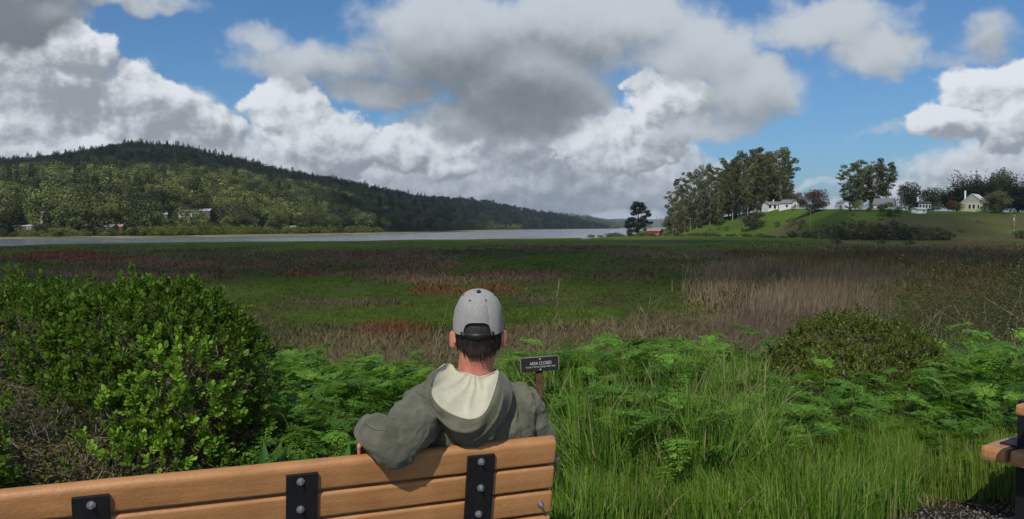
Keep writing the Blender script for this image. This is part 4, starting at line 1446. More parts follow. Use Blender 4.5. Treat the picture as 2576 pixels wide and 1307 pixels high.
rust = rt('rust', M_RUST, 301, w=0.62, n=70, leaves=6500, size=0.019)
kt('red_brown_tree', 'red brown rounded tree at the right end of the white house', 2044, 536, 470, rust, 1.4)
kt('lawn_tree', 'dark spreading tree on the sunlit lawn below the white house', 1897, 578, 530, rt('d1', M_FOOT, 303, w=0.6, n=50, leaves=5500, size=0.021), 1.35)
kt('lawn_bush', 'dark round bush below the small shed', 1779, 561, 537, rt('d2', M_FOOT, 305, w=0.5, leaves=1500), 0.95, 'bush')
for X, Yb, Yt, lab in [(1738, 572, 565, 'small dark bush near the left pole on the lawn'), (1808, 578, 569, 'low bush in the middle of the lawn'), (1828, 582, 570, 'broad low bush in the middle of the lawn'), (1868, 584, 572, 'dark low bush under the spreading tree'),
                       (1786, 582, 575, 'tiny low bush at the left of the lawn shrubs'), (1990, 570, 545, 'olive scrub below the red brown tree'), (1955, 572, 555, 'dull scrub right of the dark spreading tree'), (2015, 575, 550, 'grey brown scrub under the red brown tree'),
                       (1840, 553, 541, 'bush at the right of the small shed'), (1862, 551, 538, 'bush between the small shed and the white house'), (1760, 558, 545, 'bush at the left of the small shed'), (2140, 533, 525, 'little dark bush on the upper lawn')]:
    kt('lawn_bush', lab, X, Yb, Yt, RND['d2'], 1.3, 'bush', 'bushes on the lawn', 1.0)
kt('willow_tree', 'bright yellow green willow in front of the grey roofed house', 2237, 545, 505, rt('lime', M_LIME, 307, w=0.62, n=50, leaves=6000, size=0.019, low=0.08), 1.5)
kt('round_tree', 'rounded pale olive tree right of the cream gabled house', 2505, 537, 472, rt('paleg', M_PALEG, 309, w=0.46, n=60, leaves=7500, size=0.017), 1.3, sink=0)
kt('back_tree', 'pale topped tree rising behind the dark cypress', 2516, 528, 410, rt('paleg', M_PALEG, 309), 0.6, t=1.9)
pv = rt('pine2', M_PINE, 311, w=0.42, n=50, leaves=6000, size=0.020, low=0.15)
kt('pine_tree', 'left one of two dark pines right of the eucalyptus clump', 2285, 528, 450, pv, 0.95, t=1.4)
kt('pine_tree', 'small dark green pine behind the dark trellised house', 2338, 527, 465, pv, 0.95, t=1.5)
kt('bare_tree', 'pale leafless poplar in front of the left dark pine', 2268, 530, 474, (crown_mesh([(0.02 * math.sin(k), 0, 0.3 + 0.05 * k, 0.06) for k in range(13)], 400, 0.010, M_PALEG, 5, 1.0), limbs([(0.05 * math.sin(k * 2.1), 0.05 * math.cos(k * 1.7), 0.35 + 0.05 * k, 0.1) for k in range(13)], 0.95, 0.012, 5, M_BARK)), 1.0)
for X, Yt, lab in [(1922, 514, 'low shrub at the left corner of the white house'), (1994, 516, 'shrub hiding the right corner of the white house'), (2112, 500, 'leftmost leafy shrub of the hedge behind the upper lawn'), (2135, 506, 'olive shrub of the hedge behind the upper lawn'), (2160, 500, 'round green shrub under the eucalyptus clump'), (2186, 506, 'pale shrub beside the grey roofed house'),
                   (2395, 500, 'pinkish shrub left of the cream gabled house'), (2412, 505, 'low shrub at the left corner of the cream gabled house'), (2360, 505, 'dark shrub between the trellised house and the cream house'), (2292, 512, 'dark shrub above the little hut'), (2345, 515, 'dark shrub right of the little hut')]:
    kt('garden_shrub', lab, X, 530, Yt, (RND['rust'] if 'pinkish' in lab else rt('oak%d' % (X % 2), M_OAK, 313 + X % 2, w=0.55)), 0.95, 'shrub', 'garden shrubs on the knoll', 1.2)

for k in range(34):
    X = trng.uniform(1960, 2700)
    p_ = Vector(Knoll.at([X], [trng.uniform(0.15, 0.95)])[0])
    put_tree('slope_scrub', 'low scrub bush scattered over the rough slope of the knoll', p_ - Vector((0, 0, 0.2)), trng.uniform(0.8, 2.0), RND['oak%d' % (k % 2)] if k % 3 else RND['d2'], trng.uniform(0, 6), 1.7, 'scrub on the knoll slope', 'bush')

# ---- black cypresses with upswept sprays
def cypress_variant(seed, w=0.8):
    r = np.random.default_rng(seed)
    Vs, cl = [], []
    for k in range(110):
        a = r.uniform(0, 6.28)
        e_ = r.uniform(0.0, 1.0)
        d = np.array([math.cos(a) * (1 - 0.55 * e_), math.sin(a) * (1 - 0.55 * e_), 0.18 + 0.75 * e_])
        d /= np.linalg.norm(d)
        L = (0.56 + 0.30 * e_) * r.uniform(0.75, 1.08) * (1.0 if e_ > 0.35 else w * 1.35)
        b = np.array([0, 0, 0.10 + 0.18 * r.uniform()])
        for t in np.linspace(0.25, 1, 12):
            cl.append((*(b + d * L * t + np.array([0, 0, 0.05 * t * t])), 0.080 * (1.06 - t) + 0.022))
    for k in range(26):
        cl.append((r.uniform(-0.28, 0.28), r.uniform(-0.28, 0.28), r.uniform(0.12, 0.62), 0.20))
    cl = [(x_ * w * 1.15, y_ * w * 1.15, min(z_, 1.0), r_) for x_, y_, z_, r_ in cl]
    return crown_mesh(cl, 19000, 0.021, M_CYP, seed, 0.85, 0.4), limbs(cl[::12], 0.6, 0.03, seed, M_BARKD, 6)


CYP = [cypress_variant(401), cypress_variant(403, 0.9)]
for X, Yt, wd, lab in [(2405, 462, 1.15, 'low left shoulder of the black cypresses, with sprays reaching left'), (2448, 428, 0.85, 'black cypress with the pointed tallest top, behind the cream gabled house'), (2500, 440, 0.95, 'black cypress below the pale topped tree'),
                       (2560, 438, 0.95, 'black cypress at the right edge of the knoll'), (2600, 458, 1.0, 'dark cypress furthest right on the knoll')]:
    kt('cypress_tree', lab, X, 529, Yt, CYP[X % 2], wd * 1.3, 'tree', 'black cypresses behind the cream house', t=1.55 + 0.1 * (X % 3))

# ---- dark thicket at the foot of the knoll
FT = [round_variant(420 + k, M_FOOT, w=0.75, n=40, leaves=3600, size=0.024, low=0.05) for k in range(3)]
foot = [(2062, 604, 572, 'dull grey bush at the left end of the foot thicket'), (2100, 604, 560, 'dark bush near the left end of the foot thicket'), (2135, 603, 548, 'tall dark bush left of centre in the foot thicket'), (2172, 602, 545, 'tallest dark bush in the foot thicket'), (2205, 605, 556, 'dark bush below the yellow green willow'),
        (2240, 606, 550, 'dark bush at the centre of the foot thicket'), (2275, 604, 552, 'dark bush right of centre in the foot thicket'), (2312, 605, 560, 'dark bush below the little hut'), (2350, 604, 566, 'dark bush near the right end of the foot thicket'), (2385, 605, 574, 'low bush at the right end of the foot thicket'),
        (2030, 602, 578, 'low grey bush left of the foot thicket'), (1992, 600, 578, 'bush at the foot of the middle pole'), (2562, 600, 574, 'dark bush at the foot of the right pole'), (2600, 602, 570, 'dark bush right of the right pole')]
for k, (X, Yb, Yt, lab) in enumerate(foot):
    kt('thicket_bush', lab, X, Yb, Yt, FT[k % 3], trng.uniform(0.95, 1.25), 'bush', 'dark thicket at the foot of the knoll', sink=0.5)
for k in range(26):
    X = 1490 + k * 19 + trng.uniform(-8, 8)
    D = np.interp(X, [1490, 1600, 1700, 1850, 2000], [345, 395, 405, 375, 300]) + trng.uniform(-12, 6)
    h = trng.uniform(1.3, 2.6)
    put_tree('marsh_edge_bush', 'low dark green bush in the strip along the far edge of the marsh', ((X - W0 / 2) / F0 * D, D, MARSH_Z - 0.3), h, FT[k % 3], trng.uniform(0, 6), 1.7, 'bushes along the far marsh edge', 'bush')
for X, Y, lab in [(2102, 613, 'rusty dark tussock standing alone in the pale reeds, leftmost of three'), (2213, 612, 'black tussock standing alone in the pale reeds, middle of three'), (2285, 616, 'dull tussock standing in the pale reeds, rightmost of three')]:
    D = (1.6 - MARSH_Z) * F0 / (Y + 4 - 572)
    put_tree('tussock', lab, ((X - W0 / 2) / F0 * D, D, MARSH_Z - 0.2), 1.9, FT[X % 3], 1.0, 1.3, 'dark tussocks in the reeds', 'bush')

M_WHITE = mat('white wall', (0.72, 0.71, 0.68), 0.7, 0.05)
M_CREAM = mat('cream wall', (0.36, 0.34, 0.20), 0.75, 0.08)
M_SAGE = mat('sage gable boards', (0.24, 0.29, 0.24), 0.75, 0.08)
M_REDW = mat('red boards', (0.26, 0.028, 0.032), 0.75, 0.15)
M_ROOFG = mat('grey roof', (0.17, 0.175, 0.18), 0.7, 0.2, 3)
M_ROOFD = mat('dark roof', (0.055, 0.055, 0.06), 0.7, 0.2, 3)
M_ROOFW = mat('pale metal roof', (0.50, 0.51, 0.52), 0.5, 0.1, 3)
M_ROOFT = mat('tan roof', (0.32, 0.185, 0.125), 0.8, 0.2, 3)
M_DARKW = mat('dark boards', (0.03, 0.028, 0.027), 0.8, 0.2)
M_BROWNW = mat('brown boards', (0.12, 0.085, 0.06), 0.8, 0.2)
M_GLASS = mat('window glass', (0.02, 0.025, 0.03), 0.12, 0.1, spec=0.6)
M_FRAME = mat('white frame', (0.70, 0.69, 0.66), 0.6, 0.04)


def on_hill(hill, X, Y):
    t = np.linspace(0, 0.9, 150)
    q = hill.at(np.full(150, X), t)
    yy = 572 + (1.6 - q[:, 2]) / q[:, 1] * F0
    return Vector(q[int(np.argmin(np.abs(yy - Y)))])


HILL_HOUSES = [(291, 514, 10, 6.0, 1.5, M_WHITE, M_ROOFW, 10, 'white house half hidden among trees high on the wooded slope'), (95, 583, 11, 2.6, 0.8, M_BROWNW, M_ROOFW, 3, 'long low barn with a pale roof at the left foot of the hill'),
                                         (486, 552, 9, 4.6, 1.5, M_WHITE, M_ROOFG, -8, 'grey roofed white house at the foot of the hill, left of a pair'), (522, 547, 11, 5.0, 1.5, M_BROWNW, M_ROOFW, 5, 'pale roofed house at the foot of the hill, right of a pair'),
                                         (692, 521, 5, 8.0, 0.6, M_CREAM, M_ROOFT, 0, 'tall narrow tan house among the trees in the middle of the slope'), (292, 581, 8, 3.0, 1.4, M_BROWNW, M_ROOFG, -10, 'brown shack with a grey roof near the shore, left of two'),
                                         (310, 582, 7, 3.0, 1.4, M_BROWNW, M_ROOFT, 12, 'brown shack with a tan roof near the shore, right of two'), (738, 581, 7, 2.8, 1.2, M_WHITE, M_ROOFW, 15, 'little white cottage on the shore'),
                                         (118, 555, 8, 4.5, 1.5, M_CREAM, M_ROOFG, 0, 'pale house behind dark trees at the left end of the slope'), (630, 517, 9, 3.8, 1.2, M_BROWNW, M_ROOFW, -10, 'flat pale roofed house among trees in the middle of the slope'), (420, 556, 7, 3.4, 1.2, M_CREAM, M_ROOFW, 20, 'small cream house at the foot of the hill left of the paired houses')]
CLEAR = [(X, on_hill(hillA, X, Y).y, w * 0.42 + 1.5) for X, Y, w, *_ in HILL_HOUSES]


def in_front(X, D):
    """would a tree here hide one of the houses on the hill?"""
    return any(abs(X - hx) / F0 * hd_ < hw_ and hd_ - 38 < D < hd_ + 2 for hx, hd_, hw_ in CLEAR)


# ---- wooded hills: single trees that can be told apart, then the wood as one mass
FIRS = [fir_variant(500 + k, 900, (0.22, 0.27, 0.32)[k], 0.028) for k in range(3)]
OAKS = [round_variant(510 + k, M_OAK, w=(0.5, 0.6, 0.45, 0.7)[k], n=13, leaves=1300, size=0.034, low=0.12, cr=1.6, ow=2.2, shell=0.9, jit=0.06) for k in range(4)]
M_SHOREBUSH = leaf_mat('shore willow leaf', (0.11, 0.135, 0.026), (0.15, 0.165, 0.032), rnd=0.25, trans=0.2, spec=0.1)
SHORE = [round_variant(530 + k, M_SHOREBUSH, w=0.8, n=20, leaves=900, size=0.032, low=0.05) for k in range(2)]
near = []
for k in range(230):
    X = trng.uniform(-40, 1000)
    t = trng.uniform(0.0, 0.30) ** 1.0
    p_ = Vector(hillA.at([X], [t])[0])
    if in_front(X, p_.y):
        continue
    fir = trng.random() < 0.18
    if X < 330:
        lab, grp = ('dark conifer low on the left end of the wooded hill' if fir else 'rounded woodland tree low on the left end of the wooded hill'), 'lower slope trees, left'
    elif X < 660:
        lab, grp = ('dark conifer on the lower slope below the summit of the wooded hill' if fir else 'rounded woodland tree on the lower slope below the summit of the wooded hill'), 'lower slope trees, middle'
    else:
        lab, grp = ('dark conifer where the lower slope runs down to the right' if fir else 'rounded woodland tree where the lower slope runs down to the right'), 'lower slope trees, right'
    near.append(put_tree('fir_tree' if fir else 'woodland_tree', lab, p_ - Vector((0, 0, 0.8)), trng.uniform(13, 22) if fir else trng.uniform(9, 16), (FIRS[k % 3] if fir else OAKS[k % 4]), trng.uniform(0, 6), 1.0, grp))
for k, X in enumerate([3, 12, 40, 52, 62, 75, 100, 106, 112, 170, 215, 240, 262, 280, 318, 327, 336, 345, 352, 362, 372, 384, 398, 412, 425, 432, 440, 447, 455, 480, 488, 520, 545, 575, 583, 640, 655, 690, 738, 745, 790, 838, 910, 918]):
    p_ = Vector(hillA.at([X], [0.99])[0])
    put_tree('fir_tree', 'dark conifer breaking the skyline ' + ('left of the wooded summit' if X < 280 else 'on the wooded summit' if X < 500 else 'where the wooded ridge runs down right'), p_ - Vector((0, 0, 1)), trng.uniform(12, 21), FIRS[k % 3], trng.uniform(0, 6), 1.35, 'skyline conifers')

pts, idxs, scl, rots = [], [], [], []
hr = np.random.default_rng(71)


def wood(hill, n, X0, X1, t0, t1, firs, h0, h1, tp=1.0):
    X = hr.uniform(X0, X1, n)
    t = t0 + (t1 - t0) * hr.uniform(0, 1, n) ** tp
    p_ = hill.at(X, t)
    if hill is hillA:
        ok = ~np.array([in_front(a_, b_) for a_, b_ in zip(X, p_[:, 1])])
        X, t, p_, n = X[ok], t[ok], p_[ok], int(ok.sum())
    q = fbm(p_[:, 0] * 0.012, p_[:, 1] * 0.008, 3, 88)
    isf = hr.uniform(0, 1, n) < firs * (0.4 + 1.2 * sstep(q, 0.35, 0.65)) * (0.6 + 0.8 * t)
    pts.append(p_ - np.array([0, 0, 0.8]))
    idxs.append(np.where(isf, hr.integers(0, 3, n), 3 + hr.integers(0, 4, n)))
    h = np.where(isf, hr.uniform(h0 * 1.25, h1 * 1.35, n), hr.uniform(h0, h1, n))
    w = hr.uniform(0.9, 1.3, n)
    scl.append(np.stack([h * w, h * w, h], 1))
    rots.append(hr.uniform(0, 6.28, n))


wood(hillA, 1100, -500, 1100, 0.0, 0.28, 0.12, 9, 17)
wood(hillA, 1900, -500, 1120, 0.22, 0.70, 0.16, 10, 20)
wood(hillA, 2300, -500, 1120, 0.6, 1.04, 0.12, 9, 16)
wood(hillA, 900, -2200, -480, 0.0, 1.02, 0.2, 10, 19)
wood(hillB, 2800, 830, 1550, -0.02, 1.02, 0.15, 9, 17)
wood(hillC, 1200, 1210, 1630, 0.3, 1.02, 0.4, 12, 22)
n = 170
X = hr.uniform(330, 960, n)
D = np.interp(X, HX, hillA.Df) + hr.uniform(-30, 12, n)
pts.append(np.stack([(X - W0 / 2) / F0 * D, D, np.full(n, -2.8)], 1))
idxs.append(7 + hr.integers(0, 2, n))
h = hr.uniform(3.0, 7.0, n)
scl.append(np.stack([h * 1.3, h * 1.3, h], 1))
rots.append(hr.uniform(0, 6, n))
n = 110
X = hr.uniform(-300, 520, n)
D = np.interp(X, HX, hillA.Df) + hr.uniform(-22, 12, n)
pts.append(np.stack([(X - W0 / 2) / F0 * D, D, np.full(n, -2.8)], 1))
idxs.append(3 + hr.integers(0, 4, n))
h = hr.uniform(2.5, 5, n)
scl.append(np.stack([h * 1.3, h * 1.3, h], 1))
rots.append(hr.uniform(0, 6, n))

pts, idxs, scl, rots = np.concatenate(pts), np.concatenate(idxs), np.concatenate(scl), np.concatenate(rots)
me = bpy.data.meshes.new('hillside_wood')
me.vertices.add(len(pts))
me.vertices.foreach_set('co', pts.astype(np.float32).ravel())
a = me.attributes.new('kind_index', 'INT', 'POINT')
a.data.foreach_set('value', idxs.astype(np.int32))
a = me.attributes.new('size', 'FLOAT_VECTOR', 'POINT')
a.data.foreach_set('vector', scl.astype(np.float32).ravel())
a = me.attributes.new('turn', 'FLOAT_VECTOR', 'POINT')
a.data.foreach_set('vector', np.stack([rots * 0, rots * 0, rots], 1).astype(np.float32).ravel())
wood_o = tag(link('hillside_wood', me), kind='stuff')
for lab, X, D, v in [('rounded pale green willow on the far shore, left of two', 860, 575, 0), ('rounded pale green willow on the far shore, right of two', 925, 600, 1)]:
    put_tree('shore_willow', lab, ((X - W0 / 2) / F0 * D, D, -2.8), 5.5, SHORE[v], 0, 1.3, 'pale willows on the far shore')
for X, D in [(1235, 1250), (1262, 1260), (1285, 1250), (1300, 1240)]:
    put_tree('shore_willow', 'pale green thicket tree on the far shore below the second hill', ((X - W0 / 2) / F0 * D, D, -2.8), 11, SHORE[X % 2], 0, 1.4, 'pale thicket trees below the second hill')
src = []
for pr_ in FIRS + OAKS + SHORE:
    ob = next(o for o in bpy.data.objects if o.name.startswith('crown') and o.data == pr_[0])
    src.append(ob)
ng = bpy.data.node_groups.new('scatter_wood', 'GeometryNodeTree')
ng.interface.new_socket('Geometry', in_out='INPUT', socket_type='NodeSocketGeometry')
ng.interface.new_socket('Geometry', in_out='OUTPUT', socket_type='NodeSocketGeometry')
N, Lk = ng.nodes, ng.links
gi, go = N.new('NodeGroupInput'), N.new('NodeGroupOutput')
join = N.new('GeometryNodeJoinGeometry')
infos = []
for ob in src:
    oi = N.new('GeometryNodeObjectInfo')
    oi.inputs['Object'].default_value = ob
    oi.inputs['As Instance'].default_value = True
    infos.append(oi)
for oi in reversed(infos):
    Lk.new(oi.outputs['Geometry'], join.inputs[0])


def named(nm, ty):
    q = N.new('GeometryNodeInputNamedAttribute')
    q.data_type = ty
    q.inputs['Name'].default_value = nm
    return next(s_ for s_ in q.outputs if s_.enabled and s_.name == 'Attribute')


iop = N.new('GeometryNodeInstanceOnPoints')
m2p = N.new('GeometryNodeMeshToPoints')
Lk.new(gi.outputs[0], m2p.inputs[0])
Lk.new(m2p.outputs[0], iop.inputs['Points'])
Lk.new(join.outputs[0], iop.inputs['Instance'])
iop.inputs['Pick Instance'].default_value = True
Lk.new(named('kind_index', 'INT'), iop.inputs['Instance Index'])
e2r = N.new('FunctionNodeEulerToRotation')
Lk.new(named('turn', 'FLOAT_VECTOR'), e2r.inputs[0])
Lk.new(e2r.outputs[0], iop.inputs['Rotation'])
Lk.new(named('size', 'FLOAT_VECTOR'), iop.inputs['Scale'])
Lk.new(iop.outputs[0], go.inputs[0])
wood_o.modifiers.new('scatter', 'NODES').node_group = ng

# ------------------------------------------------------------------ houses

def house(name, label, pos, rz, w, d, h, rise, wall, roof, wins=(), over=0.35, chimney=None, gable=None, group=None, door=None, cat='house'):
    """gabled house, ridge along local X; wins: (side, u, z, ww, wh) side 0 = long front (-Y), 1 = right gable (+X), 2 = left gable (-X)"""
    root = tag(empty(name, pos, rz), label, cat, group)
    b = MB()
    hw, hd = w / 2, d / 2
    vs = [(-hw, -hd, -1.5), (hw, -hd, -1.5), (hw, hd, -1.5), (-hw, hd, -1.5), (-hw, -hd, h), (hw, -hd, h), (hw, hd, h), (-hw, hd, h), (-hw, 0, h + rise), (hw, 0, h + rise)]
    b.add(vs, [(0, 1, 5, 4), (1, 2, 6, 9, 5), (2, 3, 7, 6), (3, 0, 4, 8, 7)])
    b.build('wall', wall, root)
    r_ = MB()
    sl = math.hypot(hd, rise)
    for s in (-1, 1):
        ny, nz = s * rise / sl, hd / sl
        e0 = Vector((0, s * (hd + over * hd / sl), h - over * rise / sl))
        e1 = Vector((0, 0, h + rise))
        nn = Vector((0, ny, nz))
        x0, x1 = -hw - over, hw + over
        vs = [Vector((x, 0, 0)) + q + nn * o for o in (0.02, 0.20) for q in (e0, e1) for x in (x0, x1)]
        r_.add(vs, [(0, 1, 3, 2), (4, 6, 7, 5), (0, 4, 5, 1), (2, 3, 7, 6), (0, 2, 6, 4), (1, 5, 7, 3)])
    ro = r_.build('roof', roof, root)
    for sd, u, z, ww, wh in wins:
        if sd == 0:
            M = Matrix.Translation((u, -hd, z))
        elif sd == 1:
            M = Matrix.Translation((hw, u, z)) @ Matrix.Rotation(math.pi / 2, 4, 'Z')
        else:
            M = Matrix.Translation((-hw, u, z)) @ Matrix.Rotation(-math.pi / 2, 4, 'Z')
        f = MB()
        for q in (((-ww / 2, -.04, 0), (.14, .12, wh + .14)), ((ww / 2, -.04, 0), (.14, .12, wh + .14)), ((0, -.04, wh / 2), (ww - .14, .12, .14)), ((0, -.04, -wh / 2), (ww - .14, .12, .14))):
            f.box(q[0], q[1], M)
        win = f.build('window', M_FRAME, root)
        MB().box((0, -.02, 0), (ww - .14, .04, wh - .14), M).build('pane', M_GLASS, win)
    if gable:
        MB().add([(hw + .03, -hd * .9, h + rise * .1), (hw + .03, hd * .9, h + rise * .1), (hw + .03, 0, h + rise)], [(0, 1, 2)]).build('gable', gable, root)
    if chimney:
        MB().box((chimney[0], chimney[1], h + rise * 0.5 + chimney[2] / 2 - 0.5), (0.5, 0.5, chimney[2] + 1)).build('chimney', M_FRAME, root)
    if door:
        MB().box((door[0], -hd - .03, 0.95), (door[1], .08, 2.0)).build('door', door[2], root)
    return root


p_ = on_knoll(1948, 527)
house('white_house', 'long low white house with dark roof under the eucalyptus grove', p_, R(14), 12, 7, 2.4, 1.7, M_WHITE, M_ROOFG, [(0, -5.2, 1.4, 1.8, 1.8), (0, -2.2, 1.3, 1.6, 2.2), (0, 0.8, 1.3, 2.2, 2.2), (0, 4.6, 1.5, 1.6, 1.5)], chimney=(-1, 0, 2.2))
p_ = on_knoll(1980, 526)
house('white_house_wing', 'white gabled wing with one tall window at the right end of the long white house', p_ + Vector((0.5, -1, 0.15)), R(-58), 8, 6.5, 2.7, 2.0, M_WHITE, M_ROOFG, [(1, -0.4, 1.5, 1.4, 2.0), (0, 1.2, 1.4, 1.6, 1.4)])
p_ = on_knoll(1808, 547)
house('garden_shed', 'tiny dark roofed shed with white window at the foot of the grove', p_ + Vector((0, 2, 0)), R(-10), 4.8, 3.6, 2.0, 1.0, M_BROWNW, M_ROOFG, [(0, 0.2, 1.2, 1.6, 1.5)], cat='shed')
p_ = on_knoll(2231, 529)
house('grey_roofed_house', 'house with a steep grey roof and white glazed gable behind the yellow green willow', p_ + Vector((0, 3, 0)), R(-38), 7.5, 6.5, 2.2, 2.7, M_WHITE, M_ROOFG, [(1, -1.2, 1.6, 1.1, 1.8), (1, 0.6, 1.6, 1.1, 1.8), (0, -1.5, 1.2, 1.6, 1.2), (0, 1.4, 1.2, 1.6, 1.2)])
p_ = on_knoll(2336, 527)
house('trellised_house', 'small black house with white window frames behind the little hut', p_ + Vector((0, 6, 0)), R(-4), 5.4, 5, 3.4, 0.5, M_DARKW, M_ROOFD, [(0, -1.8, 2.0, 1.1, 1.7), (0, -0.5, 2.0, 1.0, 1.7), (0, 0.8, 2.0, 1.0, 1.7), (0, 2.0, 2.0, 1.0, 1.7)], chimney=(-1.6, 0.5, 2.4))
p_ = on_knoll(2310, 536)
house('little_hut', 'tiny white hut with a pale sloping roof standing low on the slope', p_, R(20), 4.2, 3.4, 1.4, 0.6, M_WHITE, M_ROOFW, [(0, 0.8, 0.7, 1.0, 0.8)], cat='hut')
p_ = on_knoll(2448, 529)
house('cream_gabled_house', 'cream house with a sage gable and pale roof in front of the black cypresses', p_ + Vector((1.0, 1, 0.6)), R(-133), 9, 8.6, 2.9, 3.6, M_CREAM, M_ROOFW, [(1, -0.9, 1.3, 1.2, 2.0), (1, 0.6, 1.3, 1.2, 2.0), (1, 2.3, 1.4, 0.9, 1.6)], chimney=(3.0, -3.0, 3.4), gable=M_SAGE)
D = 418
house('red_shed', 'small red shed with a tan roof at the water by the lone pine', ((1648 - W0 / 2) / F0 * D, D, -2.3), R(-32), 6.6, 4.6, 1.9, 1.3, M_REDW, M_ROOFT, [], cat='shed', door=(1.0, 1.6, M_ROOFD))
MB().box((0, 0, 0.25), (2.6, 1.3, 0.5), bev=0.15).build('white_dinghy', M_WHITE, None, loc=((1650 - W0 / 2) / F0 * 408, 408, -2.4))
tag(bpy.data.objects['white_dinghy'], 'small white upturned dinghy lying in front of the red shed', 'dinghy')


for X, Y, w, h, ri, wl, rf, rz, lab in HILL_HOUSES:
    p_ = on_hill(hillA, X, Y)
    house('hillside_house', lab, p_ + Vector((0, -7, 0.2)), R(rz), w * 0.9, w * 0.6, h * 0.72, ri * 0.8, wl, rf, [(0, -w * 0.25, h * 0.40, w * 0.14, h * 0.3), (0, w * 0.2, h * 0.40, w * 0.14, h * 0.3)], group='houses on the wooded hill')
for X, w in [(1432, 30), (1452, 40), (1470, 26)]:
    D = 3300
    house('shore_building', 'white far off building on the distant shoreline, ' + {1432: 'leftmost', 1452: 'longest, in the middle', 1470: 'rightmost'}[X] + ' of three', ((X - W0 / 2) / F0 * D, D, WATER_Z + 0.6), 0, w, 14, 5, 3, M_WHITE, M_ROOFW, group='white buildings far along the shore', cat='building')

# ------------------------------------------------------------------ poles, log
M_POLE = mat('weathered pole', (0.16, 0.14, 0.12), 0.85, scale=3, c2=(0.30, 0.27, 0.23), stretch=(8, 8, 1))


def pole(X, Yb, Yt, lab, D=None, arm=1.2):
    p_ = on_knoll(X, Yb) if D is None else Vector(((X - W0 / 2) / F0 * D, D, MARSH_Z))
    h = h_to(p_, Yt)
    root = tag(empty('utility_pole', p_, 0.4), lab, 'utility pole', 'utility poles')
    MB().tube([(0, 0, -0.4), (0, 0, h * 0.5), (0, 0, h)], [0.16, 0.14, 0.11], n=8).build('post', M_POLE, root)
    MB().box((0, -0.14, h - 0.5), (arm * 2, 0.12, 0.14)).build('crossarm', M_POLE, root)
    for s in (-1, 1):
        MB().cyl((s * arm * 0.85, -0.14, h - 0.43), 0.05, 0.16, 8).build('insulator', M_FRAME, root)
    return root


pole(1736, 591, 548, 'utility pole rising from the left part of the sunlit lawn')
pole(2038, 584, 527, 'utility pole below the red brown tree')
r_ = pole(2550, 599, 540, 'pale utility pole at the right edge of the knoll with a box near its top', arm=0.5)
MB().box((-0.22, -0.1, h_to(on_knoll(2550, 599), 540) - 1.6), (0.3, 0.3, 1.0), bev=0.03).build('transformer_box', M_ROOFW, r_)
pole(1693, 600, 572, 'short post at the left foot of the lawn, right of the red shed', arm=0.3)
pole(1651, 578, 545, 'left one of two thin masts beyond the red shed', D=620)
pole(1661, 578, 548, 'right one of two thin masts beyond the red shed', D=640)
lg = MB().tube([(-1.9, 0, 0.15), (-0.6, 0.15, 0.22), (0.9, -0.1, 0.24), (2.0, 0.2, 0.45)], [0.20, 0.19, 0.15, 0.06], n=7).tube([(-0.6, 0.15, 0.25), (-1.2, 0.3, 0.8)], [0.09, 0.03], n=5)
D = (1.6 - MARSH_Z) * F0 / (603.5 - 572)
tag(lg.build('driftwood_log', mat('bleached wood', (0.38, 0.35, 0.31), 0.8, 0.15), None, loc=((1476 - W0 / 2) / F0 * D, D, MARSH_Z + 0.1)), 'bleached driftwood log lying at the edge of the marsh near the water', 'log')

# ------------------------------------------------------------------ park bench
def wood_mat(name, c, c2, k=1.0):
    """wood-coloured recycled plastic board: streaks along the board, pebbly skin with a soft sheen"""
    m, g, o = new_mat(name)
    tc = g.node('ShaderNodeTexCoord').outputs['Object']
    st = g.noise(g.v('MULTIPLY', tc, (2.0, 26.0, 26.0)), 1.6, 6, 0.65)
    bl = g.noise(tc, 5.0, 4, 0.6)
    base = g.mix(g.map(g.m('ADD', g.m('MULTIPLY', st, 0.5), g.m('MULTIPLY', bl, 0.5)), 0.34, 0.66), c, c2)
    sp = g.noise(g.v('MULTIPLY', tc, (30, 90, 90)), 1.0, 3, 0.7)
    base = g.mix(g.map(sp, 0.66, 0.78, 0, 0.35), base, tuple(x * 0.45 for x in c))
    b = g.node('ShaderNodeBsdfPrincipled', {'Base Color': base, 'Roughness': g.map(st, 0.3, 0.7, 0.36, 0.52), 'Specular IOR Level': 0.45})
    h = g.m('ADD', g.noise(g.v('MULTIPLY', tc, (0.7, 1, 1)), 170.0, 4, 0.6), g.m('MULTIPLY', g.noise(tc, 45.0, 3, 0.5), 0.8))
    g.put(b.inputs['Normal'], g.node('ShaderNodeBump', {'Strength': 0.45 * k, 'Distance': 0.0035, 'Height': h}).outputs[0])
    g.nt.links.new(b.outputs[0], o.inputs[0])
    return m


M_BOARD = wood_mat('tan plastic board', (0.32, 0.145, 0.050), (0.45, 0.215, 0.083))
M_TABLEW = wood_mat('brown plastic board', (0.34, 0.155, 0.062), (0.47, 0.22, 0.095))
M_BLACK = mat('black coated steel', (0.009, 0.009, 0.011), 0.5, 0.3, 60, bump=0.15, bscale=220, bdist=0.001, spec=0.35)
M_ZINC = mat('galvanised bolt', (0.42, 0.43, 0.45), 0.45, 0.2, 90, metal=0.85)


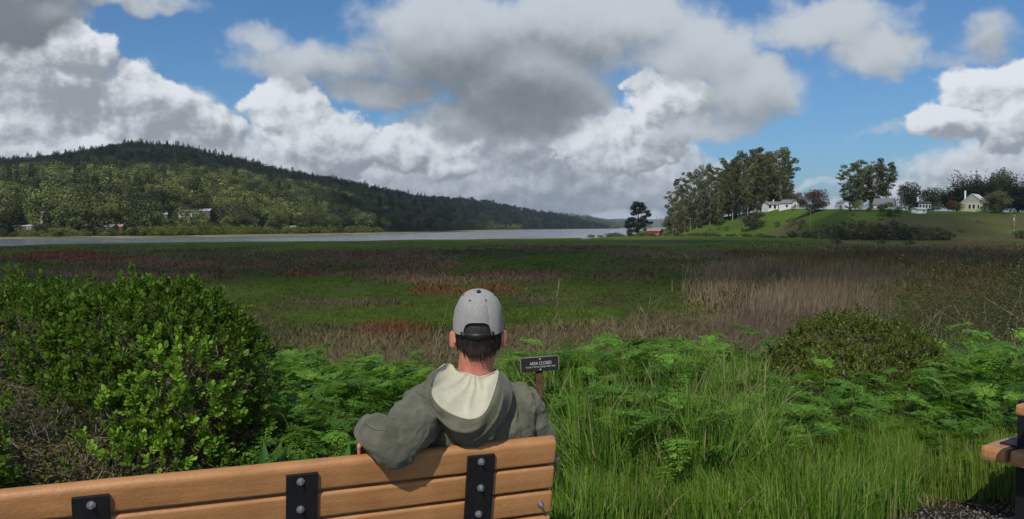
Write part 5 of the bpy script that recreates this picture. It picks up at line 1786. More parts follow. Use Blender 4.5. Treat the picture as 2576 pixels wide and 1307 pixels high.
def board_mesh(name, L, hgt, th, r, mat_, nseg=48, rt=None, seed=0):
    """board along X (0..-L), height along Z (0..-hgt), thickness along Y (0..th); rounded edges (rt: top radius)"""
    rt = rt or r
    prof = []
    for cy, cz, rad, a0 in ((th - rt, -rt, rt, 0), (rt, -rt, rt, 90), (r, -hgt + r, r, 180), (th - r, -hgt + r, r, 270)):
        for k in range(6):
            a = R(a0 + 18 * k)
            prof.append((cy + math.cos(a) * rad, cz + math.sin(a) * rad))
    n = len(prof)
    rr = np.random.default_rng(seed)
    xs_ = np.concatenate([[0.0, -0.003, -0.008], np.linspace(-0.03, -L + 0.03, nseg), [-L + 0.008, -L + 0.003, -L]])
    V, F = [], []
    for i, x_ in enumerate(xs_):
        k = 1 - (0.10 if i in (0, len(xs_) - 1) else 0.03 if i in (1, len(xs_) - 2) else 0)
        w = 0.0012 * math.sin(x_ * 3 + seed) + rr.normal(0, 0.00025)
        for y_, z_ in prof:
            V.append((x_, th / 2 + (y_ - th / 2) * k + w, -hgt / 2 + (z_ + hgt / 2) * k + w * 0.7))
    for i in range(len(xs_) - 1):
        for k in range(n):
            F.append((i * n + k, (i + 1) * n + k, (i + 1) * n + (k + 1) % n, i * n + (k + 1) % n))
    F.append(tuple(range(n)))
    F.append(tuple((len(xs_) - 1) * n + k for k in range(n - 1, -1, -1)))
    me = bpy.data.meshes.new(name)
    me.from_pydata(V, [], F)
    me.materials.append(mat_)
    me.polygons.foreach_set('use_smooth', [len(f) == 4 for f in F])
    me.update()
    return me


BL, LEAN = 1.80, R(11)
bench = tag(empty('park_bench', (0.164, 2.885, 0.0), math.atan2(0.351, 0.936)), 'park bench of tan boards with black steel brackets, seen from behind', 'bench')
BT = 0.834


def back_pt(x, s, off=0.0):
    """point of the back: s down from its top edge, off towards the camera from its rear face"""
    return Vector((x, s * math.sin(LEAN) - off * math.cos(LEAN), BT - s * math.cos(LEAN) - off * math.sin(LEAN)))


s = 0.0
bh = [0.098, 0.088, 0.088, 0.088]
cent = []
for k, h in enumerate(bh):
    o = link('back_board', board_mesh('back_board', BL, h, 0.040 if k else 0.052, 0.009, M_BOARD, rt=0.024 if k == 0 else 0.011, seed=k), bench, back_pt(0, s), (LEAN, 0, 0))
    cent.append(s + h / 2 + (0.004 if k == 0 else 0))
    s += h + 0.012
for k in range(4):
    link('seat_board', board_mesh('seat_board', BL, 0.105, 0.04, 0.009, M_BOARD, nseg=12, seed=9 + k), bench, (0, 0.16 + k * 0.117, 0.455), (R(90), 0, 0))
for bx in (-0.29, -0.90, -1.511):
    b = MB()
    Mb = Matrix.Translation(back_pt(bx, 0.03, 0.0)) @ Matrix.Rotation(LEAN, 4, 'X')
    b.box((0, -0.0065, -0.23), (0.100, 0.013, 0.46), Mb, bev=0.002)
    fr = b.build('bracket', M_BLACK, bench)
    lg = MB()
    p0, p1 = back_pt(bx, 0.46, 0.0), Vector((bx, 0.12, 0.0))
    lg.tube([p0 + Vector((0, 0.02, 0.03)), (bx, 0.115, 0.40), p1], 0.028, n=8)
    lg.tube([(bx, 0.11, 0.395), (bx, 0.62, 0.395)], 0.022, n=8)
    lg.tube([(bx, 0.60, 0.40), (bx, 0.64, 0.0)], 0.028, n=8)
    lg.box((bx, 0.12, 0.008), (0.12, 0.12, 0.012)).box((bx, 0.64, 0.008), (0.12, 0.12, 0.012))
    lg.build('leg', M_BLACK, bench)
    for sc in cent:
        Mq = Matrix.Translation(back_pt(bx + random.uniform(-.006, .006), sc + random.uniform(-.003, .003), 0.0135)) @ Matrix.Rotation(LEAN + R(90), 4, 'X')
        bo = MB().cyl((0, 0, 0), 0.0128, 0.0024, 18, Mq).build('washer', M_ZINC, fr)
        MB().cyl((0, 0, 0.0026), 0.0085, 0.0055, 6, Mq).cyl((0, 0, 0.0085), 0.0052, 0.009, 10, Mq).build('bolt', M_ZINC, fr)
Mq = Matrix.Translation(back_pt(-0.046, cent[2], 0.0005)) @ Matrix.Rotation(LEAN + R(90), 4, 'X')
MB().cyl((0, 0, 0), 0.0125, 0.0024, 18, Mq).cyl((0, 0, 0.0026), 0.0085, 0.0055, 6, Mq).cyl((0, 0, 0.0085), 0.0052, 0.012, 10, Mq).build('bolt', M_ZINC, bench)

# ------------------------------------------------------------------ picnic table at the right edge
tb = tag(empty('picnic_table', (2.47, 4.2, 0.0), math.atan2(0.57, 0.82)), 'brown board picnic table with black steel posts at the right edge of the picture', 'picnic table')


def plank(name, x0, x1, y0, y1, z0, z1, bev=0.014):
    MB().box(((x0 + x1) / 2, (y0 + y1) / 2, (z0 + z1) / 2), (x1 - x0, y1 - y0, z1 - z0), bev=bev).build(name, M_TABLEW, tb, smooth=False)


# local X runs away to the right, local -Y towards the camera
for k in range(3):
    plank('seat_board', 0.0, 1.85, -0.125 - k * 0.142, -k * 0.142, 0.375, 0.452, 0.022)
for k in range(5):
    plank('top_board', -0.26, 2.10, -0.40 - k * 0.142, -0.275 - k * 0.142, 0.70, 0.752)
for k in range(3):
    plank('seat_board', 0.0, 1.85, -1.42 - k * 0.142, -1.295 - k * 0.142, 0.375, 0.452, 0.022)
for x0 in (0.17, 1.60):
    MB().box((x0, -0.155, 0.575), (0.055, 0.075, 0.24), bev=0.006).build('post', M_BLACK, tb)
    MB().box((x0 + .02, -0.15, 0.457), (0.17, 0.20, 0.008)).build('mounting_plate', M_BLACK, tb)
    MB().cyl((x0 + 0.075, -0.215, 0.461), 0.013, 0.008, 8).build('bolt', M_ZINC, tb)
    MB().box((x0, -0.155, 0.18), (0.07, 0.07, 0.385)).box((x0, -1.5, 0.18), (0.07, 0.07, 0.385)).box((x0, -0.83, 0.345), (0.06, 1.40, 0.05)).build('leg', M_BLACK, tb)
    MB().box((x0, -0.62, 0.682), (0.06, 0.90, 0.03)).box((x0, -1.44, 0.56), (0.06, 0.07, 0.22)).build('support', M_BLACK, tb)

# ------------------------------------------------------------------ closed area sign
SD = 6.35
sc_ = P(1357.5, 916.5, SD)
sign = tag(empty('closed_area_sign', (sc_.x, sc_.y, float(ground_z(np.array([sc_.x]), np.array([sc_.y]))[0]))), 'small black sign lettered AREA CLOSED on a rusty post in the grass beside the man', 'sign')
sign.rotation_euler = (0, 0, R(8))
zc_ = sc_.z - sign.location.z
M_SIGN = mat('dark brown sign face', (0.016, 0.014, 0.013), 0.6, 0.2, 30)
M_LETTER = mat('white lettering', (0.50, 0.49, 0.46), 0.7, 0.12, 40)
M_RUST2 = mat('rusty steel', (0.06, 0.030, 0.018), 0.9, scale=30, c2=(0.13, 0.062, 0.034), bump=0.3)
SW, SH = 0.300, 0.112
TL = Matrix.Translation((0, 0, zc_)) @ Matrix.Rotation(R(-3.2), 4, 'Y')
MB().box((0, 0, 0), (SW, 0.012, SH), TL, bev=0.002).build('sign_board', M_SIGN, sign)
MB().box((0, -0.001, SH / 2 + 0.0025), (SW, 0.015, 0.005), TL).box((-SW / 2 - 0.0025, -0.001, 0), (0.005, 0.015, SH), TL).box((SW / 2 + 0.0025, -0.001, 0), (0.005, 0.015, SH), TL).build('rim', mat('bare wood edge', (0.22, 0.19, 0.15), 0.8, 0.2), sign)
MB().box((0, 0.03, zc_ / 2 - 0.02), (0.05, 0.035, zc_ + 0.12), bev=0.003).build('post', M_RUST2, sign)
for z_ in (0.040, -0.045):
    MB().ellipsoid((TL @ Vector((0.004, -0.008, z_)))[:], (0.009, 0.005, 0.009), seg=10, rings=6).build('bolt', M_ZINC, sign, smooth=True)


def lettering(text, size, width, z_):
    cu = bpy.data.curves.new('lettering', 'FONT')
    cu.body = text
    cu.size = size
    cu.align_x = 'CENTER'
    cu.align_y = 'CENTER'
    cu.extrude = 0.0006
    cu.offset = 0.0
    to = bpy.data.objects.new('lettering', cu)
    COL.objects.link(to)
    dg = bpy.context.evaluated_depsgraph_get()
    me = bpy.data.meshes.new_from_object(to.evaluated_get(dg))
    bpy.data.objects.remove(to)
    xs_ = [v.co.x for v in me.vertices]
    k = width / (max(xs_) - min(xs_))
    me.transform(TL @ Matrix.Translation((0.008, -0.0072, z_)) @ Matrix.Rotation(R(90), 4, 'X') @ Matrix.Diagonal((k, 1, 1, 1)))
    me.materials.clear()
    me.materials.append(M_LETTER)
    link('lettering', me, sign)


lettering('AREA CLOSED', 0.036, 0.176, 0.008)
lettering('PLEASE STAY ON DESIGNATED TRAIL', 0.0160, 0.240, -0.020)

# ------------------------------------------------------------------ the seated man
def remesh(mb, voxel, smooth_it=4, name='tmp'):
    """one continuous skin round overlapping volumes"""
    o = mb.build(name, None)
    md = o.modifiers.new('r', 'REMESH')
    md.mode = 'VOXEL'
    md.voxel_size = voxel
    sm = o.modifiers.new('s', 'SMOOTH')
    sm.factor = 0.5
    sm.iterations = smooth_it
    dg = bpy.context.evaluated_depsgraph_get()
    me = bpy.data.meshes.new_from_object(o.evaluated_get(dg))
    old = o.data
    bpy.data.objects.remove(o)
    bpy.data.meshes.remove(old)
    return me


def cap_chain(mb, pts, rad, n=16):
    """tapered limb: tube with balls at its joints"""
    mb.tube(pts, rad, n=n)
    for q, r_ in zip(pts, rad):
        mb.ellipsoid(tuple(q), (r_, r_, r_), seg=n, rings=8)


U, FW = Vector((0.945, 0.327, 0)), Vector((-0.327, 0.945, 0))


def loft(mb, rings, n=28, e=2.4):
    """closed loft of super-elliptic rings (centre, half width, half depth)"""
    vs, fs = [], []
    for c, rx, ry in rings:
        for k in range(n):
            w = 2 * math.pi * k / n
            cx, sy = math.cos(w), math.sin(w)
            vs.append(Vector(c) + U * (rx * math.copysign(abs(cx) ** (2 / e), cx)) + FW * (ry * math.copysign(abs(sy) ** (2 / e), sy)))
    for i in range(len(rings) - 1):
        for k in range(n):
            fs.append((i * n + k, i * n + (k + 1) % n, (i + 1) * n + (k + 1) % n, (i + 1) * n + k))
    fs += [tuple(range(n - 1, -1, -1)), tuple((len(rings) - 1) * n + k for k in range(n))]
    mb.add(vs, fs)


def displace(me, fn):
    n = len(me.vertices)
    co = np.empty(n * 3, np.float32)
    no = np.empty(n * 3, np.float32)
    me.vertices.foreach_get('co', co)
    me.vertex_normals.foreach_get('vector', no)
    co, no = co.reshape(-1, 3), no.reshape(-1, 3)
    co = co + no * fn(co, no)[:, None]
    me.vertices.foreach_set('co', co.astype(np.float32).ravel())
    me.update()


def finish(me, name, mat_, parent, smooth=True):
    me.name = name
    me.materials.clear()
    me.materials.append(mat_)
    me.polygons.foreach_set('use_smooth', np.ones(len(me.polygons), dtype=bool))
    me.update()
    return link(name, me, parent)


man = tag(empty('person', (0, 0, 0)), 'man in grey cap and grey green hooded jacket sitting on the bench', 'person')
M_SKIN = mat('sunburnt skin', (0.50, 0.175, 0.110), 0.55, scale=25, c2=(0.60, 0.245, 0.165), bump=0.25, bscale=120, bdist=0.002, spec=0.35)
M_HAIR = mat('dark hair', (0.012, 0.009, 0.008), 0.45, scale=40, c2=(0.035, 0.026, 0.021), stretch=(6, 6, 0.7), bump=0.5, bscale=60, bdist=0.003)
HIP = Vector((-0.170, 3.005, 0.53))
CH = Vector((-0.137, 2.962, 0.88))
NK = P(1197, 935, 2.99)
HC = P(1203, 838, 2.99)
SL, SR = P(1088, 1016, 2.93), P(1300, 1026, 3.02)
EL, WL = P(1003, 1118, 2.605), Vector((-0.492, 2.80, 0.888))
HL = Vector((-0.517, 2.81, 0.826))
ER, WR = Vector((0.10, 3.10, 0.66)), Vector((-0.10, 3.36, 0.60))
KN = [HIP + U * sd * 0.11 + FW * 0.44 + Vector((0, 0, 0.02 + 0.02 * sd)) for sd in (-1, 1)]
AN = [k + FW * 0.10 + Vector((0, 0, -0.44)) for k in KN]

body = MB()
HU, HV = Vector((0.998, 0.06, 0)).normalized(), Vector((-0.06, 0.998, 0)).normalized()
Mh = Matrix(((HU.x, HV.x, 0), (HU.y, HV.y, 0), (0, 0, 1)))
HF = Mh @ Vector((0.0, 1.0, 0.0))
hd = HC + Vector((0, 0, 0.012))
body.ellipsoid(hd, (0.078, 0.099, 0.112), Mh, 28, 18)
body.ellipsoid(hd + HF * 0.030 - Vector((0, 0, 0.060)), (0.060, 0.066, 0.060), Mh, 20, 12)       # jaw
body.ellipsoid(hd + HF * 0.068 - Vector((0, 0, 0.098)), (0.026, 0.022, 0.020), Mh, 14, 8)        # chin
body.ellipsoid(hd - HF * 0.050 - Vector((0, 0, 0.045)), (0.060, 0.050, 0.060), Mh, 20, 12)       # nape
body.ellipsoid(hd + HF * 0.104 - Vector((0, 0, 0.022)), (0.014, 0.020, 0.026), Mh, 12, 8)        # nose
body.ellipsoid(hd + HF * 0.086 + Vector((0, 0, 0.022)), (0.055, 0.016, 0.012), Mh, 14, 8)        # brow
for z_ in (-0.058, -0.068):
    body.ellipsoid(hd + HF * 0.092 + Vector((0, 0, z_)), (0.024, 0.010, 0.006), Mh, 12, 6)       # lips
for sd in (-1, 1):                                                                                # ears
    e0 = hd + HU * sd * 0.0945 - HF * 0.004 - Vector((0, 0, 0.036))
    Me = Mh @ Matrix.Rotation(R(-sd * 38), 3, 'Z') @ Matrix.Rotation(R(-10), 3, 'X')
    body.ellipsoid(e0, (0.0085, 0.019, 0.034), Me, 14, 10)
    body.ellipsoid(e0 - HU * sd * 0.012, (0.012, 0.012, 0.024), Mh, 12, 8)
    ring = [e0 + Me @ Vector((sd * 0.004, math.cos(a) * 0.018 - 0.002, math.sin(a) * 0.034)) for a in np.linspace(-1.2, 3.6, 12)]
    body.tube(ring, 0.0045, n=6)
cap_chain(body, [NK - Vector((0, 0, 0.06)), NK + Vector((0, 0, 0.02)), hd - HF * 0.012 - Vector((0, 0, 0.06))], [0.074, 0.067, 0.066], 20)
loft(body, [(HIP - Vector((0, 0, 0.06)), 0.165, 0.11), (HIP + Vector((0, 0, 0.08)), 0.165, 0.105), (CH, 0.175, 0.105), (CH + Vector((0, 0.01, 0.10)), 0.165, 0.085), (CH + Vector((0, 0.03, 0.15)), 0.09, 0.06)])
cap_chain(body, [SL, EL, WL], [0.055, 0.042, 0.029], 12)
cap_chain(body, [SR, ER, WR], [0.055, 0.042, 0.029], 12)


def hand(mb, w, d, side_v, nrm):
    """palm, four bent fingers of unequal length and a thumb from the side of the palm"""
    d, side_v, nrm = d.normalized(), side_v.normalized(), nrm.normalized()
    Mp = Matrix((side_v, d, nrm)).transposed()
    mb.ellipsoid(w + d * 0.045, (0.041, 0.055, 0.016), Mp, 16, 10)
    for i, (o_, L) in enumerate(((-0.030, 0.070), (-0.010, 0.080), (0.011, 0.076), (0.031, 0.060))):
        b0 = w + d * 0.080 + side_v * o_
        cap_chain(mb, [b0 - d * 0.02, b0 + d * L * 0.45 - nrm * 0.010, b0 + d * L * 0.75 - nrm * 0.028, b0 + d * L * 0.85 - nrm * 0.050], [0.0095, 0.009, 0.008, 0.007], 8)
    t0 = w + d * 0.025 - side_v * 0.030
    cap_chain(mb, [t0, t0 - side_v * 0.026 + d * 0.025 - nrm * 0.008, t0 - side_v * 0.030 + d * 0.055 - nrm * 0.020], [0.013, 0.011, 0.009], 8)


hand(body, WL, HL - WL + Vector((0.0, 0.01, -0.01)), Vector((0.5, 0.8, 0.0)), Vector((-0.8, -0.3, 0.5)))
hand(body, WR, FW - U * 0.5, U, Vector((0, 0, 1)))
for sd, k, an in zip((-1, 1), KN, AN):
    cap_chain(body, [HIP + U * sd * 0.09, k, an], [0.085, 0.058, 0.042], 14)
    cap_chain(body, [an, an - Vector((0, 0, 0.04)) + FW * 0.06, an - Vector((0, 0, 0.055)) + FW * 0.17], [0.042, 0.038, 0.028], 12)
def flatten(me, lim, k):
    """what stands off behind the bench back lies flat against it"""
    n_ = len(me.vertices)
    cv = np.empty(n_ * 3, np.float32)
    me.vertices.foreach_get('co', cv)
    cv = cv.reshape(-1, 3).astype(float)
    bn = np.array((0.351, -0.936, 0.0))
    off = (cv - np.array(bench.location)) @ bn + (BT - cv[:, 2]) * math.tan(LEAN)
    cv = cv + (np.where(off > lim, lim + (off - lim) * k, off) - off)[:, None] * bn[None, :]
    me.vertices.foreach_set('co', cv.astype(np.float32).ravel())
    me.update()


bm_ = remesh(body, 0.0055, 6)
flatten(bm_, 0.008, 0.25)
finish(bm_, 'body', M_SKIN, man)
ey = MB()
for sd in (-1, 1):
    ey.ellipsoid(hd + HF * 0.080 + HU * sd * 0.031 + Vector((0, 0, 0.004)), (0.0125, 0.0125, 0.0125), Mh, 12, 8)
ey.build('eyes', mat('eye', (0.5, 0.48, 0.45), 0.2, 0.05), man, smooth=True)

# trousers and shoes
tr = MB()
loft(tr, [(HIP - Vector((0, 0, 0.085)), 0.18, 0.135), (HIP + Vector((0, 0, 0.06)), 0.185, 0.125)])
for sd, k, an in zip((-1, 1), KN, AN):
    cap_chain(tr, [HIP + U * sd * 0.095, k, an + Vector((0, 0, 0.02))], [0.098, 0.078, 0.068], 14)
finish(remesh(tr, 0.010, 4), 'trousers', mat('dark trousers', (0.035, 0.038, 0.05), 0.85, 0.2, 40, bump=0.2), man)
for sd, an in zip((-1, 1), AN):
    sh = MB()
    cap_chain(sh, [an - Vector((0, 0, 0.02)), an - Vector((0, 0, 0.045)) + FW * 0.06, an - Vector((0, 0, 0.052)) + FW * 0.19], [0.055, 0.050, 0.040], 12)
    finish(remesh(sh, 0.008, 3), 'shoe', M_DARKW, man)

# jacket
def cloth_mat(name, c, c2, sc=1.0):
    m, g, o = new_mat(name)
    tc = g.node('ShaderNodeTexCoord').outputs['Object']
    n = g.noise(tc, 14.0 * sc, 6, 0.65)
    n2 = g.noise(tc, 3.5, 3, 0.5)
    base = g.mix(g.map(g.m('ADD', g.m('MULTIPLY', n, 0.6), g.m('MULTIPLY', n2, 0.4)), 0.36, 0.64), c, c2)
    b = g.node('ShaderNodeBsdfPrincipled', {'Base Color': base, 'Roughness': 0.85, 'Specular IOR Level': 0.2, 'Sheen Weight': 0.12})
    wv = g.noise(tc, 380.0, 2, 0.5)
    cr = g.noise(g.v('MULTIPLY', tc, (1.0, 1.0, 0.7)), 26.0, 5, 0.6, 0.6)
    h = g.m('ADD', g.m('MULTIPLY', wv, 0.12), cr)
    g.put(b.inputs['Normal'], g.node('ShaderNodeBump', {'Strength': 0.7, 'Distance': 0.007, 'Height': h}).outputs[0])
    g.nt.links.new(b.outputs[0], o.inputs[0])
    return m


M_JACKET = cloth_mat('grey green canvas', (0.080, 0.079, 0.054), (0.128, 0.126, 0.089))
M_LINING = cloth_mat('cream lining', (0.42, 0.40, 0.30), (0.50, 0.48, 0.37))
jk = MB()
Z = Vector((0, 0, 1))
loft(jk, [(HIP + Z * -0.06, 0.205, 0.150), (HIP + Z * 0.06, 0.212, 0.150), (HIP.lerp(CH, 0.55), 0.222, 0.150), (CH, 0.222, 0.146), (CH + Z * 0.055 + FW * 0.01, 0.212, 0.130), (CH + Z * 0.105 + FW * 0.025, 0.182, 0.105),
          (CH + Z * 0.145 + FW * 0.045, 0.128, 0.085), (CH + Z * 0.170 + FW * 0.06, 0.088, 0.075)], e=2.5)
ML = SL.lerp(EL, 0.5) + Vector((-0.012, 0, 0.01))
cap_chain(jk, [SL + Vector((0.02, 0.01, 0.0)), ML, EL + Vector((0, 0, 0.002))], [0.088, 0.084, 0.078], 18)
cap_chain(jk, [EL, EL.lerp(WL, 0.5) + Vector((-0.012, -0.01, 0.012)), WL + Vector((0.004, -0.004, 0))], [0.078, 0.066, 0.052], 18)
cap_chain(jk, [EL + Vector((0.035, -0.012, 0.01)), EL + Vector((0.055, 0.0, 0.045))], [0.062, 0.066], 16)
cap_chain(jk, [SR, SR.lerp(ER, 0.5) + Vector((0.022, 0, 0)), ER], [0.086, 0.080, 0.070], 18)
cap_chain(jk, [ER, ER.lerp(WR, 0.5), WR], [0.070, 0.060, 0.052], 18)
jm = remesh(jk, 0.0048, 5)


def ridge(a):
    return 1 - np.abs(2 * a - 1)


def seg_t(co, a, b):
    a, b = np.array(a), np.array(b)
    t = ((co - a) @ (b - a)) / ((b - a) @ (b - a))
    d = np.linalg.norm(co - a - np.clip(t, 0, 1)[:, None] * (b - a), axis=1)
    return t, d


def wrinkles(co, no):
    x, y, z = co.T
    u = x * U.x + y * U.y
    # soft big folds over the back, running down from the shoulders
    big = ridge(fbm(u * 7 + z * 4.5, z * 3.5 - u * 2.5, 3, 201)) ** 2
    mid = ridge(fbm(u * 15 - z * 8 + y * 5, z * 12 + u * 5, 3, 207)) ** 3
    d = 0.022 * (big - 0.45) + 0.010 * (mid - 0.3)
    # sleeve: rings of folds across the arm near the elbow
    t1, d1 = seg_t(co, SL, EL)
    t2, d2 = seg_t(co, EL, WL)
    arm = np.exp(-(np.minimum(d1, d2) / 0.085) ** 4) * (u < -0.02)
    tt = np.where(d1 < d2, t1, 1 + t2)
    w = ridge(vnoise(tt * 8 + 1.5 * fbm(u * 9, z * 9, 2, 5), u * 5 + z * 3, 211)) ** 2
    d = d + arm * (0.022 * (w - 0.4)) * np.clip(0.3 + np.exp(-((tt - 1.0) / 0.45) ** 2), 0, 1)
    fine = ridge(fbm(u * 34 + z * 21, z * 30 - u * 13 + y * 9, 2, 231)) ** 4
    d = d + 0.0022 * (fine - 0.25)
    # armhole seams
    for s_, sg in ((SL, -1), (SR, 1)):
        q = (co - np.array(s_)) @ np.array(U) * sg + 0.035 + 0.03 * (co[:, 2] - s_.z)
        d = d - 0.0045 * np.exp(-(q / 0.008) ** 2) * (z > 0.75) * (np.linalg.norm(co - np.array(s_), axis=1) < 0.20)
    return d


displace(jm, wrinkles)
flatten(jm, 0.022, 0.42)         # the sleeve hangs against the back of the bench
jacket = finish(jm, 'jacket', M_JACKET, man)
from mathutils.bvhtree import BVHTree
bvh = BVHTree.FromPolygons([v.co.copy() for v in jm.vertices], [tuple(q.vertices) for q in jm.polygons])
M_SEAM = mat('seam thread', (0.065, 0.065, 0.048), 0.9, 0.2, 40)


def seam(pts, r_=0.0016, m=M_SEAM, dash=False):
    """stitched seam lying on the cloth"""
    pts = np.array(pts, float)
    L_ = np.concatenate([[0], np.cumsum(np.hypot(*np.diff(pts, axis=0).T))])
    q = []
    for s_ in np.arange(0, L_[-1], 4.0):
        h_, nn, _, _ = bvh.ray_cast(EYE, ray(np.interp(s_, L_, pts[:, 0]), np.interp(s_, L_, pts[:, 1])).normalized())
        if h_ is not None:
            q.append(h_ + nn * 0.0004)
    b = MB()
    if dash:
        for i in range(0, len(q) - 1):
            b.tube([q[i], q[i].lerp(q[i + 1], 0.55)], r_, n=4)
    elif len(q) > 2:
        b.tube(q, r_, n=5)
    if b.v:
        b.build('seam', m, man, smooth=True)


M_STITCH = mat('pale stitching', (0.20, 0.20, 0.165), 0.9, 0.2, 40)
for line in ([(1078, 950), (1098, 985), (1110, 1030), (1114, 1062), (1108, 1096)], [(1328, 968), (1344, 1000), (1349, 1045), (1342, 1098)], [(1046, 985), (1075, 1004), (1100, 1010)], [(918, 1068), (944, 1082), (975, 1084)]):
    seam(line)
    seam([(x_ + 5, y_) for x_, y_ in line], 0.0008, M_STITCH, True)
    seam([(x_ + 9, y_) for x_, y_ in line], 0.0008, M_STITCH, True)


def curve(pts, n):
    """n points evenly along a smooth line through pts"""
    pts = np.array(pts, float)
    q = np.concatenate([[2 * pts[0] - pts[1]], pts, [2 * pts[-1] - pts[-2]]])
    out_ = []
    for i in range(len(pts) - 1):
        p0, p1, p2, p3 = q[i:i + 4]
        for t in np.linspace(0, 1, 12, endpoint=False):
            out_.append(0.5 * (2 * p1 + (p2 - p0) * t + (2 * p0 - 5 * p1 + 4 * p2 - p3) * t * t + (3 * p1 - p0 - 3 * p2 + p3) * t ** 3))
    out_.append(pts[-1])
    out_ = np.array(out_)
    L = np.concatenate([[0], np.cumsum(np.linalg.norm(np.diff(out_, axis=0), axis=1))])
    s_ = np.linspace(0, L[-1], n)
    return np.stack([np.interp(s_, L, out_[:, k]) for k in range(out_.shape[1])], 1)


NU = 72
rim = curve([(1119, 917, 2.89), (1099, 934, 2.84), (1088, 960, 2.79), (1084, 985, 2.765), (1097, 1011, 2.75), (1119, 1031, 2.742), (1146, 1045, 2.74), (1170, 1053, 2.74), (1192, 1053, 2.745), (1213, 1044, 2.75), (1229, 1022, 2.76), (1241, 990, 2.785), (1250, 960, 2.83), (1255, 936, 2.90)], NU)
neck = curve([(1140, 922, 2.905), (1150, 932, 2.885), (1175, 940, 2.872), (1200, 944, 2.872), (1225, 944, 2.885), (1245, 938, 2.91)], NU)
outer = curve([(1113, 924, 2.92), (1084, 940, 2.885), (1073, 965, 2.85), (1072, 992, 2.825), (1083, 1030, 2.80), (1103, 1066, 2.79), (1130, 1097, 2.785), (1160, 1121, 2.785), (1186, 1130, 2.785), (1216, 1116, 2.79), (1246, 1086, 2.80), (1272, 1050, 2.82), (1288, 1005, 2.85), (1284, 965, 2.90), (1262, 934, 2.945)], NU)


def sheet(c0, c1, nv, fn, name, mat_, th=0.003):
    V = np.zeros((nv, NU, 3))
    for j in range(nv):
        v = j / (nv - 1)
        for i in range(NU):
            u = i / (NU - 1)
            a = c0[i] * (1 - v) + c1[i] * v
            q = P(*a)
            V[j, i] = q + Vector(fn(u, v))
    F = []
    for j in range(nv - 1):
        for i in range(NU - 1):
            F.append((j * NU + i, j * NU + i + 1, (j + 1) * NU + i + 1, (j + 1) * NU + i))
    me = np_mesh(name, V.reshape(-1, 3), F, [mat_], smooth=True)
    o = link(name, me, man)
    so = o.modifiers.new('thickness', 'SOLIDIFY')
    so.thickness = th
    so.offset = 0
    return o


def crease(x, w):
    """sharp-edged fold: steep on one side, soft on the other"""
    return math.exp(-max(0.0, x / w)) if x > 0 else math.exp(x / (w * 0.3))


def f_lining(u, v):
    sag = 0.034 * math.sin(math.pi * v ** 0.8)
    env = math.sin(math.pi * min(1, v * 0.92 + 0.06)) ** 0.7
    f = 0.0
    for u0, du, a, w in ((0.24, 0.10, 0.012, 0.05), (0.40, 0.06, 0.015, 0.06), (0.58, -0.06, 0.022, 0.05), (0.70, -0.10, 0.014, 0.05), (0.83, -0.06, 0.009, 0.04)):
        f += a * crease(u - u0 - du * (1 - v) - 0.02 * math.sin(v * 6), w)
    return (0, sag - f * env, -0.003 * math.sin(u * 12))


def f_outer(u, v):
    e_ = math.sin(math.pi * u) ** 0.6
    bulge = 0.036 * math.sin(math.pi * min(1, v * 0.97 + 0.12)) * (0.35 + 0.65 * e_)
    f = 0.0
    for v0, dv, a, w in ((0.16, 0.10, 0.012, 0.12), (0.40, -0.12, 0.018, 0.14), (0.62, 0.16, 0.018, 0.14), (0.84, -0.10, 0.012, 0.10)):
        f += a * crease(v - v0 - dv * math.sin(u * 5.5 + v0 * 9), w) * (0.45 + 0.55 * math.sin(u * 7 + v0 * 14))
    f += 0.005 * math.sin(u * 31 + v * 7) * math.sin(u * 11)
    return (0, -bulge - 1.6 * f * e_ * math.sin(math.pi * min(1.0, v + 0.05)), 0.004 * e_ * math.sin(math.pi * v))


sheet(neck, rim, 26, f_lining, 'hood_lining', M_LINING)
sheet(rim, outer, 30, f_outer, 'hood', M_JACKET, 0.004)
hem = MB()
hem.tube([P(*a) for a in rim[::2]], 0.0034, n=6)
hem.build('hood_hem', M_LINING, man, smooth=True)
cl = MB()
ring = [NK + U * math.cos(a) * 0.074 + FW * math.sin(a) * 0.074 + Z * (-0.012 + 0.012 * math.sin(a)) for a in np.linspace(0, 2 * math.pi, 30)]
cl.tube(ring, 0.010, n=8)
cl.build('shirt_collar', mat('blue shirt', (0.03, 0.06, 0.32), 0.8, 0.15, 30), man, smooth=True)
ring = [NK + U * math.cos(a) * 0.085 + FW * math.sin(a) * 0.083 + Z * (-0.010 + 0.014 * math.sin(a)) for a in np.linspace(-0.5, 0.9, 10)]
MB().tube(ring, 0.009, n=8).build('overshirt_collar', mat('tan plaid', (0.30, 0.22, 0.13), 0.85, 0.4, 120), man, smooth=True)

# hair: a close shell over the back of the head with loose strand ends at the nape
hr_ = np.random.default_rng(9)
HR = MB()
nu_, nv_ = 48, 20
vs, fs = [], []
for i in range(nu_ + 1):
    ph = -math.pi * 1.05 + math.pi * 1.1 * i / nu_ - 0.0
    a = -math.pi / 2 + (i / nu_ - 0.5) * math.pi * 1.12           # round the back, ear to ear
    back = math.exp(-((i / nu_ - 0.5) / 0.26) ** 4)
    low = -0.050 - 0.034 * back + 0.006 * math.sin(i * 2.3) + hr_.normal(0, 0.002)
    for j in range(nv_ + 1):
        z_ = 0.085 + (low - 0.085) * j / nv_
        k = math.sqrt(max(0.05, 1 - (max(z_, -0.02) / 0.116) ** 2))
        k *= 1 - 0.05 * max(0, -z_ - 0.03) / 0.05
        r0 = (0.0865 if j < nv_ else 0.0825) * (1 + 0.012 * math.sin(i * 3.1 + j) + hr_.normal(0, 0.004))
        p_ = hd + HU * math.cos(a) * r0 * k + HF * math.sin(a) * (r0 + 0.019) * k + Vector((0, 0, z_))
        vs.append(p_)
